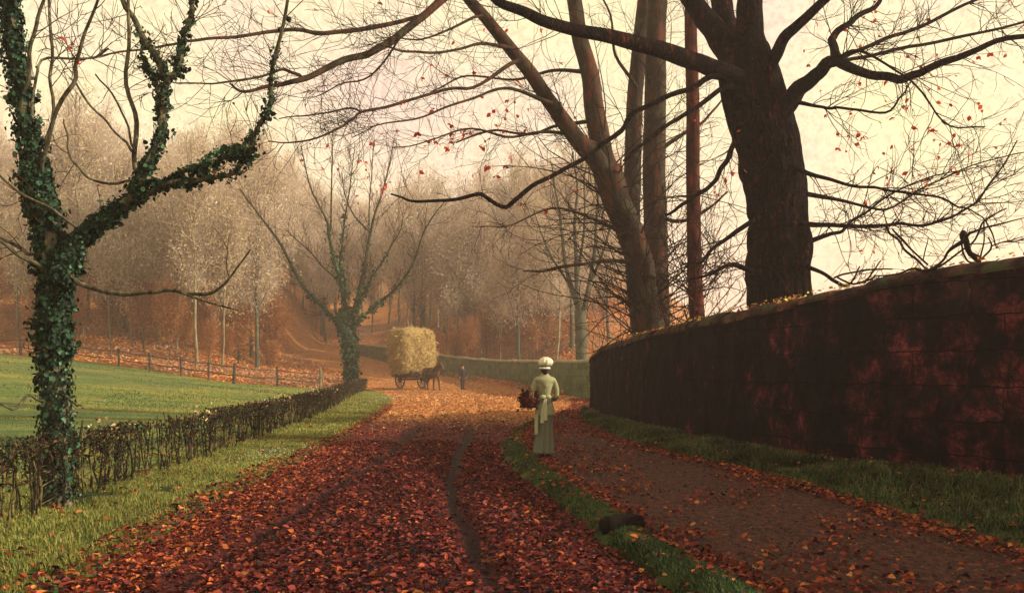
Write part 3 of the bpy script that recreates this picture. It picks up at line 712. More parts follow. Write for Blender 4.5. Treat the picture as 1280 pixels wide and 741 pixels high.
t.limb([(40, 150, 4), (100, 72, 3.5), (135, 62, 3), (165, 59, 2.5), (200, 57, 1.8)][0:1] + [(48, 82, 3.5), (100, 72, 3), (135, 60, 2.5)], .1, .6, 5)  # 20
t.limb([(250, 222, 3), (265, 195, 2.4), (300, 180, 1.8), (310, 172, 1.5)], 0, .4, 5)  # 21
t.limb([(200, 140, 5), (190, 95, 4.5), (182, 75, 4), (178, 48, 3)], .5, .9, 5)  # 22
for k_, per in ((1, 2.2), (2, 5), (3, 5), (4, 3.2), (6, 4), (7, 3.5), (8, 3.5), (9, 4), (12, 3), (13, 3), (14, 3), (15, 3), (16, 2.5), (10, .8), (20, 3)):
    t.dress([k_], per, .55, .006, 1, .15, .25, .5, 2)
t.dress([0], 4.5, .35, .006, 1, .15, .25, 1, 2)
t.ivy([(0, .10, .36, .32), (0, .28, .62, 1.25), (0, .5, 1.0, .75), (1, 0, .5, .42), (1, .5, 1, .17), (2, 0, .5, .03), (3, 0, .9, .05), (4, 0, .5, .07), (4, .4, .85, .05), (5, 0, 1, .14), (21, .2, 1, .05), (22, 0, .8, .05)], 8600, .044, .075)
t.ivy([(0, .1, .26, .25)], 1500, .05, .03, pal=((.2, .2, .14), (.05, .06, .03), (.02, .03, .02)), w=(1, 2, 3))
t.hang([(95, 45, 8, 8), (85, 58, 10, 6), (112, 78, 5, 5), (10, 128, 6, 4), (162, 215, 6, 5), (205, 205, 12, 5), (225, 190, 14, 6), (232, 135, 8, 4)], .035)
t.build('ivy_clad_tree', 'ivy-clad tree with a forked trunk standing in the hedge at left', M['bark_ivy'], M['twig_l'])

# --- smaller ivied tree at the far end of the hedge
Ys = 64.; b0 = P3(441, 489, Ys)
t = Tree(Ys, (b0[0], Ys, hgt(b0[0], Ys)))
t.limb([(441, 496, 22), (440, 487, 15), (438, 450, 14), (434, 415, 16), (431, 388, 15)], 0, 0, 12, .2)
for L_, d1 in (([(432, 405, 9), (420, 401, 8), (395, 376, 6.5), (373, 349, 6), (351, 307, 5), (333, 281, 4), (300, 237, 2.5)], 2),
               ([(436, 400, 9), (428, 358, 8), (417, 325, 7), (411, 288, 6), (406, 270, 4), (389, 237, 3), (376, 183, 1.6)], -2),
               ([(413, 290, 3.5), (415, 220, 2.6), (417, 172, 1.5)], -1),
               ([(436, 398, 8), (446, 376, 7.5), (457, 332, 6), (464, 285, 4.5), (479, 237, 3.5), (491, 183, 1.8)], 1.5),
               ([(463, 290, 3.5), (444, 272, 3), (432, 245, 2), (427, 215, 1.2)], 0),
               ([(461, 305, 3), (463, 240, 2.2), (469, 176, 1.4)], 2),
               ([(440, 408, 7), (460, 390, 6), (490, 365, 5), (515, 332, 4), (533, 285, 3), (555, 252, 1.6)], -2),
               ([(444, 392, 5), (453, 369, 4), (479, 325, 3.2), (497, 296, 2.4), (504, 274, 1.4)], -1),
               ([(424, 352, 4), (400, 330, 3), (387, 314, 2.6), (356, 285, 1.5)], 1),
               ([(432, 370, 5), (426, 320, 4), (432, 270, 3), (440, 215, 2), (444, 180, 1.2)], 2.5)):
    t.limb([(p_[0], p_[1], p_[2] * .68) for p_ in L_], 0, d1, 7, .1, .03)
t.dress(range(1, 11), 3.0, 2.0, .017, 1, .8, .2, 1, 5, .35)
t.ivy([(0, .05, .45, .22), (0, .35, 1, 1.1)], 2600, .15, .24, w=(1.5, 3, 3, 2.5, 1.5))
t.ivy([(k_, 0, .6, .3) for k_ in (1, 2, 4, 7, 8, 10)], 1100, .18, .3, w=(1, 2, 3, 3, 2))
t.hang([(408, 200, 12, 8), (450, 205, 14, 8), (478, 235, 8, 10), (452, 248, 6, 4), (490, 160, 4, 2)], .28)
t.build('spreading_tree', 'small spreading tree with an ivied trunk at the hedge end', M['bark_moss'], M['twig_l'])

# --- forked beech behind the wall (leaning left), its boughs overhanging the lane
Ya = 27.; b0 = P3(816, 470, Ya); zb = hgt(b0[0], Ya)
t = Tree(Ya, (b0[0], Ya, zb))
t.limb([(820, 500, 48), (814, 440, 38), (808, 385, 36), (797, 320, 33), (775, 260, 33), (757, 212, 36)], 0, -.4, 16, .10)  # 0
t.limb([(762, 225, 26), (745, 200, 25), (720, 175, 22), (690, 130, 19), (650, 75, 17), (610, 30, 15), (580, -10, 14), (545, -70, 11)], -.4, -3, 14, .08)  # 1
t.limb([(762, 222, 28), (752, 180, 26), (742, 130, 24), (733, 80, 21), (722, 30, 19), (716, -25, 17), (705, -110, 13)], -.4, .8, 14, .08)  # 2
# overhanging bough over the lane
t.limb([(575, -20, 13), (535, 15, 10), (500, 45, 10), (470, 62, 9), (420, 80, 8), (375, 100, 7), (340, 109, 5), (305, 113, 4), (288, 104, 2.5)], -2.8, -7, 9, .12)  # 3
t.limb([(528, 20, 5), (459, 36, 6), (401, 42, 5.5), (362, 38, 5), (281, 49, 4), (232, 52, 3.5), (200, 59, 3), (140, 68, 2.4), (85, 80, 1.4)], -3.4, -8.5, 7)  # 4
t.limb([(378, 98, 4), (358, 88, 4), (339, 91, 3.5), (297, 100, 3), (265, 105, 2.5), (223, 105, 1.5)], -5, -7.4, 6)  # 5
t.limb([(650, 75, 6), (600, 104, 4.5), (556, 115, 4), (491, 130, 4), (453, 141, 3.5), (440, 149, 3.5), (420, 164, 3), (378, 177, 2.4), (336, 177, 1.5)], -2.2, -6, 6)  # 6
t.limb([(640, 62, 5), (600, 55, 4), (556, 66, 3.5), (508, 65, 3), (475, 55, 2)], -2.3, -5, 6)  # 7
t.limb([(455, 140, 3), (440, 136, 2.5), (395, 142, 2.2), (350, 149, 1.4)], -4, -5.5, 5)  # 8
t.limb([(690, 130, 6), (640, 112, 4), (590, 122, 3.5), (540, 142, 2.8), (480, 155, 2), (440, 170, 1.4)], -1.6, -4.5, 6)  # 9
t.limb([(752, 185, 6), (700, 165, 4.5), (640, 170, 3.5), (590, 160, 2.6), (540, 175, 2), (490, 185, 1.4)], -.4, -3, 6)  # 10
t.limb([(745, 150, 6), (700, 155, 4), (660, 168, 3.5), (620, 163, 3), (570, 180, 2)], -.3, 2, 6)  # 11
t.limb([(735, 90, 6), (690, 88, 4), (640, 100, 3), (585, 96, 2.4), (540, 112, 1.6)], 0, 2.5, 6)  # 12
t.limb([(505, 40, 3), (470, 90, 2.6), (430, 105, 2), (395, 120, 1.4)], -3.6, -5, 5)  # 13
t.limb([(790, 300, 6), (740, 272, 4), (690, 262, 3), (640, 280, 2.2), (600, 285, 1.5)], -.2, -2.5, 6)  # 14
t.limb([(800, 330, 6), (757, 325, 5), (720, 330, 4.5), (680, 338, 4), (655, 340, 2)], -.2, -2, 6)  # 15
t.limb([(603, 20, 4), (560, 38, 3), (520, 50, 2.2), (470, 48, 1.5)], -2.6, -5, 5)  # 16
t.dress([1, 2], 1.5, 2.0, .012, 1, .2, .2, .6, 4)
t.dress([3, 4, 5], 6.5, 1.3, .008, 1, .25, .1, .6, 3)
t.dress([6, 7, 8, 9, 10, 11, 12, 13, 16], 5.2, 1.3, .0075, 1, .2, .1, .6, 3)
t.dress([14, 15], 3, 1.2, .009, 1, .15, .1, .6, 4)
t.dress([0], 13, 3.2, .024, 1, .4, .2, .6, 4, .9, .5)
t.hang([(600, 130, 20, 16), (560, 150, 25, 16), (620, 165, 20, 12), (575, 185, 22, 14), (530, 195, 15, 8), (690, 150, 14, 8), (640, 140, 12, 6), (480, 160, 12, 8), (510, 60, 60, 12), (660, 60, 60, 16), (620, 215, 30, 16)], .135)
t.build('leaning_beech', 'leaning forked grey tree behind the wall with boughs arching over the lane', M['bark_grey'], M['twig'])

# --- twin-stemmed tree directly behind it
Yb = 30.; b0 = P3(822, 470, Yb)
t = Tree(Yb, (b0[0], Yb, hgt(b0[0], Yb)))
t.limb([(826, 500, 42), (824, 430, 32), (821, 300, 29), (818, 200, 28), (820, 100, 26), (823, 0, 24), (826, -110, 20)], 0, .5, 14, .07)
t.limb([(812, 480, 26), (800, 400, 24), (790, 300, 22), (790, 220, 21), (796, 110, 20), (806, 0, 18), (815, -100, 15)], .3, 2.0, 12, .07)
t.limb([(822, 190, 6), (850, 170, 5), (880, 150, 3.5), (905, 120, 2)], 0, 1, 6)
t.limb([(796, 110, 5), (770, 70, 4), (760, 20, 3), (740, -30, 2)], 1, -1, 6)
t.limb([(820, 270, 6), (850, 278, 5), (885, 262, 3.5), (910, 240, 2)], 0, -1, 6)
t.dress([0, 1], .9, 2.2, .012, 1, .25, .3, .6, 4)
t.dress([2, 3, 4], 2, 1, .008, 1, .2, .2, .6, 3)
t.dress([0], 4.0, 2.4, .013, 1, .3, 0.05, .6, 4, .8, .3)
P_, R_ = t.paths[0]; t.paths.append((P_[:11], R_[:11])); t.dress([5], 13, 3.2, .024, 1, .4, .1, .6, 4, .9, .5)
t.hang([(850, 260, 12, 8), (800, 380, 14, 10)], .085, pal=((.5, .4, .08), (.45, .2, .04)))
t.build('twin_stemmed_tree', 'tall straight twin-stemmed tree just behind the leaning forked one', M['bark_grey'], M['twig'])

# --- slender red-barked tree
Yc = 25.; b0 = P3(872, 470, Yc)
t = Tree(Yc, (b0[0], Yc, hgt(b0[0], Yc)))
t.limb([(874, 500, 26), (872, 405, 20), (869, 300, 18), (866, 150, 17), (863, 0, 15), (861, -110, 12)], 0, .2, 12, .06)
t.dress([0], 1.0, 1.6, .010, 1, .25, .3, .6, 4)
Pm, Rm = t.paths[0]; t.paths.append((Pm[:9], Rm[:9]))
t.dress([1], 13, 2.4, .018, 1, .5, .2, .5, 4, 1.0, .6)
t.hang([(895, 240, 12, 10), (905, 235, 8, 6), (880, 150, 10, 5), (900, 300, 20, 12), (890, 380, 18, 14)], .075)
t.build('slender_tree', 'slender straight red-barked trunk between the twin stems and the huge old trunk', M['bark_red'], M['twig'])

# --- the huge old oak
Yd = 19.; b0 = P3(975, 470, Yd)
t = Tree(Yd, (b0[0], Yd, hgt(b0[0], Yd)))
t.limb([(978, 520, 128), (977, 450, 98), (976, 400, 80), (975, 370, 74), (972, 335, 76), (977, 308, 73), (975, 280, 68), (969, 240, 73), (966, 213, 74), (960, 182, 74), (951, 150, 76), (942, 118, 74), (935, 85, 68), (933, 60, 50)], 0, 0, 140, .12, .004, sub=16)  # 0
t.limb([(945, 118, 32), (915, 95, 25), (880, 80, 22), (850, 70, 22), (790, 52, 19), (730, 38, 16), (680, 27, 14), (640, 9, 12), (605, -18, 10), (560, -60, 7)], -.2, -3.5, 14, .12)  # 1
t.limb([(930, 95, 40), (912, 66, 33), (890, 36, 29), (866, 4, 24), (845, -40, 20), (820, -110, 15)], -.2, 1, 14, .12)  # 2
t.limb([(936, 88, 36), (918, 50, 29), (904, 15, 27), (896, -30, 24), (885, -110, 18)], .2, 2, 14, .12)  # 3
t.limb([(940, 80, 42), (938, 40, 34), (935, 0, 30), (936, -50, 26), (945, -120, 20)], 0, -.8, 14, .12)  # 4
t.limb([(952, 105, 26), (966, 72, 17), (985, 45, 14), (1010, 20, 12), (1042, -15, 10), (1080, -60, 7)], -.2, -1.5, 12, .12)  # 5
t.limb([(962, 165, 32), (990, 122, 23), (1015, 99, 18), (1035, 82, 16), (1050, 74, 15)], -.3, -.8, 12, .12)  # 6
t.limb([(1047, 76, 14), (1085, 91, 11), (1115, 99, 11), (1140, 97, 10), (1165, 85, 9), (1195, 72, 8), (1235, 56, 7), (1300, 40, 5.5), (1380, 10, 3)], -.8, -2.5, 10, .15)  # 7
t.limb([(1050, 78, 13), (1041, 58, 11), (1046, 42, 9), (1068, 26, 7), (1092, 8, 6), (1120, -25, 4.5)], -.8, -.3, 9, .15)  # 8
t.limb([(1052, 74, 5), (1100, 54, 5), (1150, 33, 4.5), (1220, 2, 3.6), (1290, -25, 2.5)], -.8, 1, 6)  # 9
t.limb([(1055, 76, 5), (1120, 64, 4.5), (1200, 46, 4), (1290, 24, 3)], -.8, .5, 6)  # 10
t.limb([(990, 128, 6), (1022, 132, 4), (1045, 138, 3.6), (1075, 140, 3.2), (1107, 140, 3), (1128, 120, 2.2), (1140, 104, 1.6)], -.5, -1.4, 6)  # 11
t.limb([(984, 207, 9), (1030, 222, 5), (1076, 232, 4), (1120, 240, 3.4), (1152, 246, 3), (1195, 254, 2.6), (1211, 265, 2)], -.5, -1.5, 6)  # 12
t.limb([(984, 280, 9), (1040, 281, 5.5), (1076, 282, 5), (1120, 281, 4), (1162, 281, 3.6), (1205, 265, 3), (1232, 235, 2.5), (1272, 176, 1.5)], -.5, -1, 6)  # 13
t.limb([(1100, 281, 3), (1120, 298, 3), (1137, 318, 3.2), (1157, 335, 2.5)], -.8, -1, 6)  # 14
t.limb([(984, 324, 9), (1026, 342, 5), (1043, 351, 5), (1062, 354, 4)], -.5, -1.2, 6)  # 15
t.limb([(984, 312, 9), (1040, 292, 5), (1062, 280, 4), (1085, 262, 3), (1130, 235, 2.2), (1200, 215, 1.5)], -.5, .6, 6)  # 16
t.limb([(930, 130, 9), (900, 96, 8), (866, 109, 7), (820, 128, 6.5), (787, 145, 6.5), (770, 170, 6), (730, 198, 6), (679, 224, 5.5), (650, 246, 6), (631, 258, 5.5), (602, 244, 5), (566, 250, 4.5), (515, 251, 3.5), (490, 241, 2)], -.5, -2.5, 8, .15)  # 17 sinuous
t.limb([(930, 115, 9), (905, 110, 6.5), (870, 135, 6), (843, 150, 5.5), (803, 181, 4.5), (780, 200, 2.5)], -.5, -1.6, 7)  # 18
t.limb([(932, 150, 10), (920, 162, 7.5), (915, 185, 7), (908, 202, 6.5), (895, 222, 6), (877, 240, 5.5), (855, 256, 5), (832, 268, 3.5)], -.6, -1.4, 7)  # 19
t.limb([(980, 238, 8), (1060, 252, 4), (1110, 262, 3), (1160, 232, 2.5), (1230, 200, 1.8), (1290, 190, 1.4)], -.4, 1.5, 6)  # 20
t.limb([(950, 340, 8), (915, 332, 6), (880, 345, 4), (845, 352, 2)], -.5, -1, 6)  # 21
t.limb([(948, 270, 7), (905, 300, 5), (875, 325, 3.6), (850, 332, 2)], -.5, -1.2, 6)  # 22
t.limb([(1035, 84, 6), (1075, 65, 4), (1130, 95, 3), (1180, 150, 2.4), (1230, 160, 1.6)], -.8, -2, 6)  # 23
# burls on the trunk
for (x, y, r_, dy) in ((947, 338, 18, 0), (936, 205, 15, 0), (946, 300, 14, 0), (944, 372, 12, 0), (1002, 318, 12, .1), (928, 160, 12, 0), (944, 258, 12, 0)):
    c_ = P3(x, y, Yd + dy); R_ = r_ / F * Yd
    th = np.linspace(0.05, PI - .05, 12)
    tube(t.main, c_ + np.c_[0 * th, 0 * th + .06, np.cos(th) * R_ * 1.7], np.sin(th) ** .8 * R_ * .9, 30, lump=.4)
t.dress([1], 2.2, 1.5, .009, 1, .2, .3, .6, 4)
t.dress([2, 3, 4, 5], 1.2, 1.2, .010, 1, .3, .35, .6, 4)
t.dress([7, 8, 9, 10, 11], 4.5, 1.1, .010, 1, .15, .1, .6, 4)
t.dress([12, 13, 16, 20, 23], 6.5, 1.25, .012, 1, .2, .1, .6, 5, .8)
t.dress([14, 15, 21, 22], 4, .7, .006, 1, .25, .1, .6, 4, .8)
t.dress([17, 18, 19], 2.6, .9, .006, 1, .1, .15, .6, 3)
t.dress([21, 22, 19], 6, 1.1, .009, 1, .2, .1, .6, 4, 1.0)
t.hang([(1152, 130, 6, 5), (1175, 182, 14, 12), (1180, 155, 10, 8), (1070, 170, 14, 9), (1030, 190, 12, 7), (1125, 232, 20, 12), (1090, 10, 8, 5), (1240, 95, 14, 8), (910, 220, 6, 6), (1245, 130, 16, 8), (1077, 316, 4, 3), (905, 170, 14, 8), (1150, 200, 60, 40), (1060, 120, 50, 20), (1200, 100, 50, 20), (1080, 20, 60, 14)], .10)
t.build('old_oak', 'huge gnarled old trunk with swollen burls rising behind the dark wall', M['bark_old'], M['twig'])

# --- hazy grey tree beyond the far wall
Yh = 62.; b0 = P3(727, 462, Yh)
t = Tree(Yh, (b0[0], Yh, hgt(b0[0], Yh) - .2))
t.limb([(728, 485, 22), (727, 452, 15), (726, 410, 14), (725, 388, 13)], 0, 0, 10, .1)
for L_, d1 in (([(725, 395, 7), (712, 350, 6), (703, 300, 4), (697, 250, 3), (690, 205, 1.6)], 1.5), ([(725, 392, 7), (721, 340, 6), (718, 290, 4), (722, 240, 3), (716, 190, 1.5)], -1),
               ([(727, 398, 7), (738, 355, 6), (744, 300, 4.5), (746, 250, 3), (741, 205, 1.6)], 0), ([(720, 370, 4), (700, 340, 3), (680, 300, 2), (668, 262, 1.4)], 2),
               ([(740, 350, 4), (758, 300, 3), (764, 262, 2), (775, 220, 1.3)], -1.5), ([(722, 345, 4), (730, 290, 3), (732, 230, 2), (736, 190, 1.3)], 1)):
    t.limb(L_, 0, d1, 7, .1, .03)
t.dress(range(1, 7), 1.8, 2.0, .017, 1, .7, .2, 1, 5, .35)
t.build('bare_grey_tree', 'bare grey tree with upright limbs behind the far grey-green wall', M['bark_far'], M['bark_far'])

# --- the wood on the hillside
def wood_proto(seed, H, spread, pale, dens, pal, w):
    r = np.random.default_rng(seed); tr, cr = MB(), MB()
    n = 9; z = np.linspace(-.6, H * .8, n); bend = np.cumsum(r.normal(0, .05 * H / 12, (n, 2)), axis=0); bend[:2] = 0
    P = np.c_[bend, z]; R = np.linspace(.17, .03, n) * H / 14 * (1.25 if not pale else .8); R[0] *= 1.5
    tube(tr, P, R, 7)
    ends = []; TW = [tuple(np.array(q_) * .8) for q_ in RUST] if pal is RUST else [(.54, .46, .37), (.6, .52, .42), (.44, .37, .35), (.56, .46, .47)]  # pale twig tones stand in for distance haze
    for i in range(24):
        tt = r.uniform(.36, 1.0); q = np.array([np.interp(tt * (n - 1), range(n), P[:, k]) for k in range(3)])
        a = r.uniform(0, 2 * PI); d = np.array([math.cos(a), math.sin(a), r.uniform(.5, 2.2)]); d /= np.linalg.norm(d)
        L = spread * r.uniform(.5, 1.35) * (1.2 - .45 * tt); m_ = 6; pts = [q]
        for k in range(m_):
            d = d + r.normal(0, .16, 3) + [0, 0, .13]; d /= np.linalg.norm(d); pts.append(pts[-1] + d * L / m_)
        pts = np.array(pts); tube(tr, pts, np.linspace(.05, .014, m_ + 1) * H / 14, 4)
        ends.append(pts[3:])
        for k in range(10):
            j = r.integers(1, m_); d2 = nrm((pts[j + 1] - pts[j])[None])[0] * .9 + r.normal(0, .55, 3); d2[2] += .3; d2 /= np.linalg.norm(d2)
            L2 = L * r.uniform(.25, .6); p2 = np.array([pts[j] + d2 * L2 * f_ + r.normal(0, .06, 3) * f_ for f_ in np.linspace(0, 1, 4)])
            tube(cr, p2, np.linspace(.022, .010, 4), 3, TW[r.integers(0, 4)] + (1,)); ends.append(p2[1:])
            for h_ in range(5):
                d3 = d2 + r.normal(0, .6, 3); d3[2] += .25; d3 /= np.linalg.norm(d3); p0 = p2[r.integers(1, 4)]; L3 = r.uniform(.4, 1.3)
                tube(cr, np.array([p0, p0 + d3 * L3 * .5 + r.normal(0, .05, 3), p0 + d3 * L3]), [.014, .011, .008], 3, TW[r.integers(0, 4)] + (1,))
    E = np.concatenate(ends); m_ = int(dens * 1.8)
    p = E[r.integers(0, len(E), m_)] + r.normal(0, .6, (m_, 3)) * [1, 1, .9]
    A = nrm(r.normal(size=(m_, 3)) + [0, 0, .5]); c = pick(pal, m_, w)
    leaf_batch(cr, p, r.uniform(.10, .30, m_), A, nrm(r.normal(size=(m_, 3))), c, .3, .2)
    return tr, cr
TAN = [(.58, .48, .31), (.66, .57, .41), (.44, .37, .33), (.54, .46, .26), (.58, .46, .46), (.2, .15, .13)]  # pale and mauve tones paint distance haze into the crowns
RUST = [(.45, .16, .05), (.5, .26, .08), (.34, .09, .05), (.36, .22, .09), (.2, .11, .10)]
protos = []
for i, (H, sp, pale, dens, pal, w) in enumerate(((14, 4.2, 0, 3600, TAN, [3, 3, 2, 2, 2, 1]), (16, 4.6, 1, 3000, TAN, [2, 3, 1, 3, 2, 1]), (12, 4.4, 0, 4200, TAN, [2, 2, 2, 1, 4, 1]), (11, 3.6, 1, 3200, TAN, [3, 3, 1, 4, 1, 1]), (7, 2.8, 0, 2600, RUST, [3, 3, 2, 2, 1]))):
    tr, cr = wood_proto(300 + i, H, sp, pale, dens, pal, w)
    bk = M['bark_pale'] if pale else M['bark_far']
    to = tr.build('trunk', bk); co = cr.build('crown', M['fleck'], smooth=False)
    protos.append((to, co, H))
used = set()
def plant(k, x, y, sc_, name, label, group):
    r_ = empty(name, (x, y, float(hgt(x, y)) - .1), label, 'tree', group, rng.uniform(0, 2 * PI))
    r_.scale = (sc_ * rng.uniform(.8, 1.1), sc_ * rng.uniform(.8, 1.1), sc_ * rng.uniform(.9, 1.25))
    for src in protos[k][:2]:
        if k in used:
            o = src.copy(); col.objects.link(o)
        else: o = src
        o.parent = r_
    used.add(k)
    return r_
LAB = {'edge': ('woodland_tree', 'slender pale-stemmed tree at the wood edge behind the rail fence', 'trees along the wood edge'),
       'hill': ('hillside_tree', 'hazy tan-crowned tree in the wood on the hillside behind the field', 'hillside trees'),
       'bank': ('bank_tree', 'hazy pinkish tree on the red leafy bank behind the far grey wall', 'trees on the bank'),
       'bend': ('bend_tree', 'misty brown tree beyond the bend of the lane behind the hay cart', 'trees beyond the bend'),
       'low': ('rusty_bush', 'rusty-leaved low tree in the undergrowth on the wooded slope', 'low rusty trees on the slope')}
for px_, yy, k in ((22, 78, 1), (38, 74, 3), (102, 78, 1), (138, 76, 3), (147, 84, 1), (165, 76, 3), (199, 78, 1), (221, 76, 3), (246, 72, 1), (278, 74, 3), (322, 78, 0), (335, 84, 1), (60, 82, 3), (185, 86, 1), (300, 82, 3)):
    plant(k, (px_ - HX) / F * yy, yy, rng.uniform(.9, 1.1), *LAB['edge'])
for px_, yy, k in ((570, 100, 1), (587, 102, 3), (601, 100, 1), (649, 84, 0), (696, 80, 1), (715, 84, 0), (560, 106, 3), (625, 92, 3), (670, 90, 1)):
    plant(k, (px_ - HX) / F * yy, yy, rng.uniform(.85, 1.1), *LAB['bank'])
cnt = 0; pos = []
def ok(x, y, d):
    return all((x - a) ** 2 + (y - b_) ** 2 > d * d for a, b_ in pos)
def fill(n, u0, u1, y0, y1, ks, s0, s1, lab, d=2.6):
    c = 0; tries = 0
    while c < n and tries < 4000:
        tries += 1
        y = rng.uniform(y0, y1); u = rng.uniform(u0, u1); x = u * y
        if XL(y) - 1.5 < x < XR(y) + 1.5 and y < 136: continue
        if -.19 < u < -.13 and y < 135: continue
        if not ok(x, y, d): continue
        pos.append((x, y)); plant(int(rng.choice(ks)), x, y, rng.uniform(s0, s1), *LAB[lab]); c += 1
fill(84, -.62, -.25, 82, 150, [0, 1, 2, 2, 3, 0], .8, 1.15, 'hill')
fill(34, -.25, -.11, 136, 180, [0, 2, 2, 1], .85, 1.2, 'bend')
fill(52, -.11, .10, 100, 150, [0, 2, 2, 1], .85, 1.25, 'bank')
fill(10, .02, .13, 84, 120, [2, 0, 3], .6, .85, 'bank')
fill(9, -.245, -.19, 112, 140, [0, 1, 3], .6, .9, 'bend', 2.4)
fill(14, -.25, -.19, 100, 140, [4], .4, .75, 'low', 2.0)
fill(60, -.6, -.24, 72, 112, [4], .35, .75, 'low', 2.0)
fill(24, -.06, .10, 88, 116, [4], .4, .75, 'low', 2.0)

# ------------------------------------------------------------------ rail fence at the far side of the field
root = empty('field_fence', P3(292, 483, 58).tolist(), 'weathered post and rail fence along the far edge of the field', 'fence')
O = np.array(root.location)
fp = [(-46, 69.3), (-41, 68.8), (-37, 68.3), (-34, 68), (-30, 66.5), (-26.0, 65), (-23.2, 63), (-20.6, 61.2), (-18.4, 59.6), (-16.4, 58), (-14.2, 59.5), (-11.9, 61)]
tops = []
for i, (x, y) in enumerate(fp):
    z = float(hgt(x, y)); hh = 1.25 if i < len(fp) - 1 else 1.4
    mb = MB(); r = .075 if i % 3 else .11
    q = np.array([[x, y, z - .3], [x + .01, y, z + .5], [x + rng.normal(0, .03), y, z + hh]])
    tube(mb, q, [r, r * .95, r * .9], 6, cap=True)
    mb.build('post', M['post_green'] if i == len(fp) - 1 else M['rail'], root, O, smooth=False); tops.append((x, y, z))
for i in range(len(tops) - 1):
    a, b_ = np.array(tops[i]), np.array(tops[i + 1])
    for hh in (.55, 1.05):
        mb = MB(); tt = np.linspace(0, 1, 5)[:, None]
        q = a * (1 - tt) + b_ * tt; q[:, 2] = hgt(q[:, 0], q[:, 1]) + hh - .06 * np.sin(tt[:, 0] * PI); q[:, 1] -= .1
        tube(mb, q, .035, 5, cap=True); mb.build('rail', M['rail'], root, O)

# ------------------------------------------------------------------ low hedge
root = empty('hedge', (XH(18), 18, 0), 'low thin bare-stemmed hedge with sparse dark leaves along the verge', 'hedge')
O = np.array(root.location)
st, lf, pl = MB(), MB(), MB()
y = 4.0
while y < 65.5:
    y += rng.uniform(.035, .10) * (1 + y / 60)
    x = float(XH(y)) + rng.normal(0, .10); z = float(hgt(x, y)) + .03
    h_ = .74 + .16 * (float(vn(y, 0, 1.1, 4)) - .5) + rng.normal(0, .05); r = rng.uniform(.006, .015) * (1.6 if rng.random() < .08 else 1) * (1 + y / 90)
    n = 6; q = np.zeros((n, 3)); q[:, 2] = np.linspace(-.05, h_, n); q[:, :2] = np.cumsum(rng.normal(0, .022, (n, 2)), axis=0); q[0, :2] = 0
    q += [x, y, z]; tube(st, q, np.linspace(r, r * .55, n), 4)
    for k in range(rng.integers(3, 7)):
        j = rng.integers(1, n - 1); d = nrm(np.array([[rng.normal(0, .5), rng.normal(0, 1), rng.uniform(.1, .9)]]))[0]
        L = rng.uniform(.1, .32); e = q[j] + d * L; e[2] = min(e[2], z + h_ + .05); mid = (q[j] + e) / 2 + rng.normal(0, .02, 3)
        tube(st, np.array([q[j], mid, e]), [r * .55, r * .45, .003], 3)
n = 24000; t_ = rng.uniform(0, 1, n) ** 1.5; y = 4 + 61.5 * t_; x = XH(y) + rng.normal(0, .13, n)
zz = .80 - np.abs(rng.normal(0, .2, n)) - .06 * fbm(y, y * 0, 2.5, 33); den = fbm(y, zz * 3, 1.3, 14); keep = (den > .38) & (zz > .08); x, y, zz = x[keep], y[keep], zz[keep]; n = len(x)
leaf_batch(lf, np.c_[x, y, hgt(x, y) + .05 + zz], rng.uniform(.018, .042, n) * (1 + y / 40), rand_dir(n), rand_dir(n), pick([(.014, .008, .008), (.04, .015, .012), (.015, .025, .012), (.035, .045, .016), (.10, .05, .025)], n, [4, 3, 3, 2, 1]), .7, .3)
for (yc, n) in ((20.5, 90), (30, 70), (32, 50), (24, 40), (11.9, 40), (16, 30), (37, 40)):
    y = yc + rng.normal(0, .35, n); x = XH(y) + rng.normal(0, .12, n)
    leaf_batch(pl, np.c_[x, y, hgt(x, y) + .78 + rng.normal(0, .08, n)], rng.uniform(.035, .07, n), rand_dir(n), rand_dir(n), pick([(.5, .36, .2), (.55, .42, .26), (.3, .17, .08)], n), .7, .3)
st.build('stems', M['hedge_stem'], root, O); lf.build('leaves', M['leaf'], root, O, smooth=False)
tag(pl.build('withered_leaves', M['leaf'], root, O, smooth=False), 'pale withered leaves caught on the hedge top')

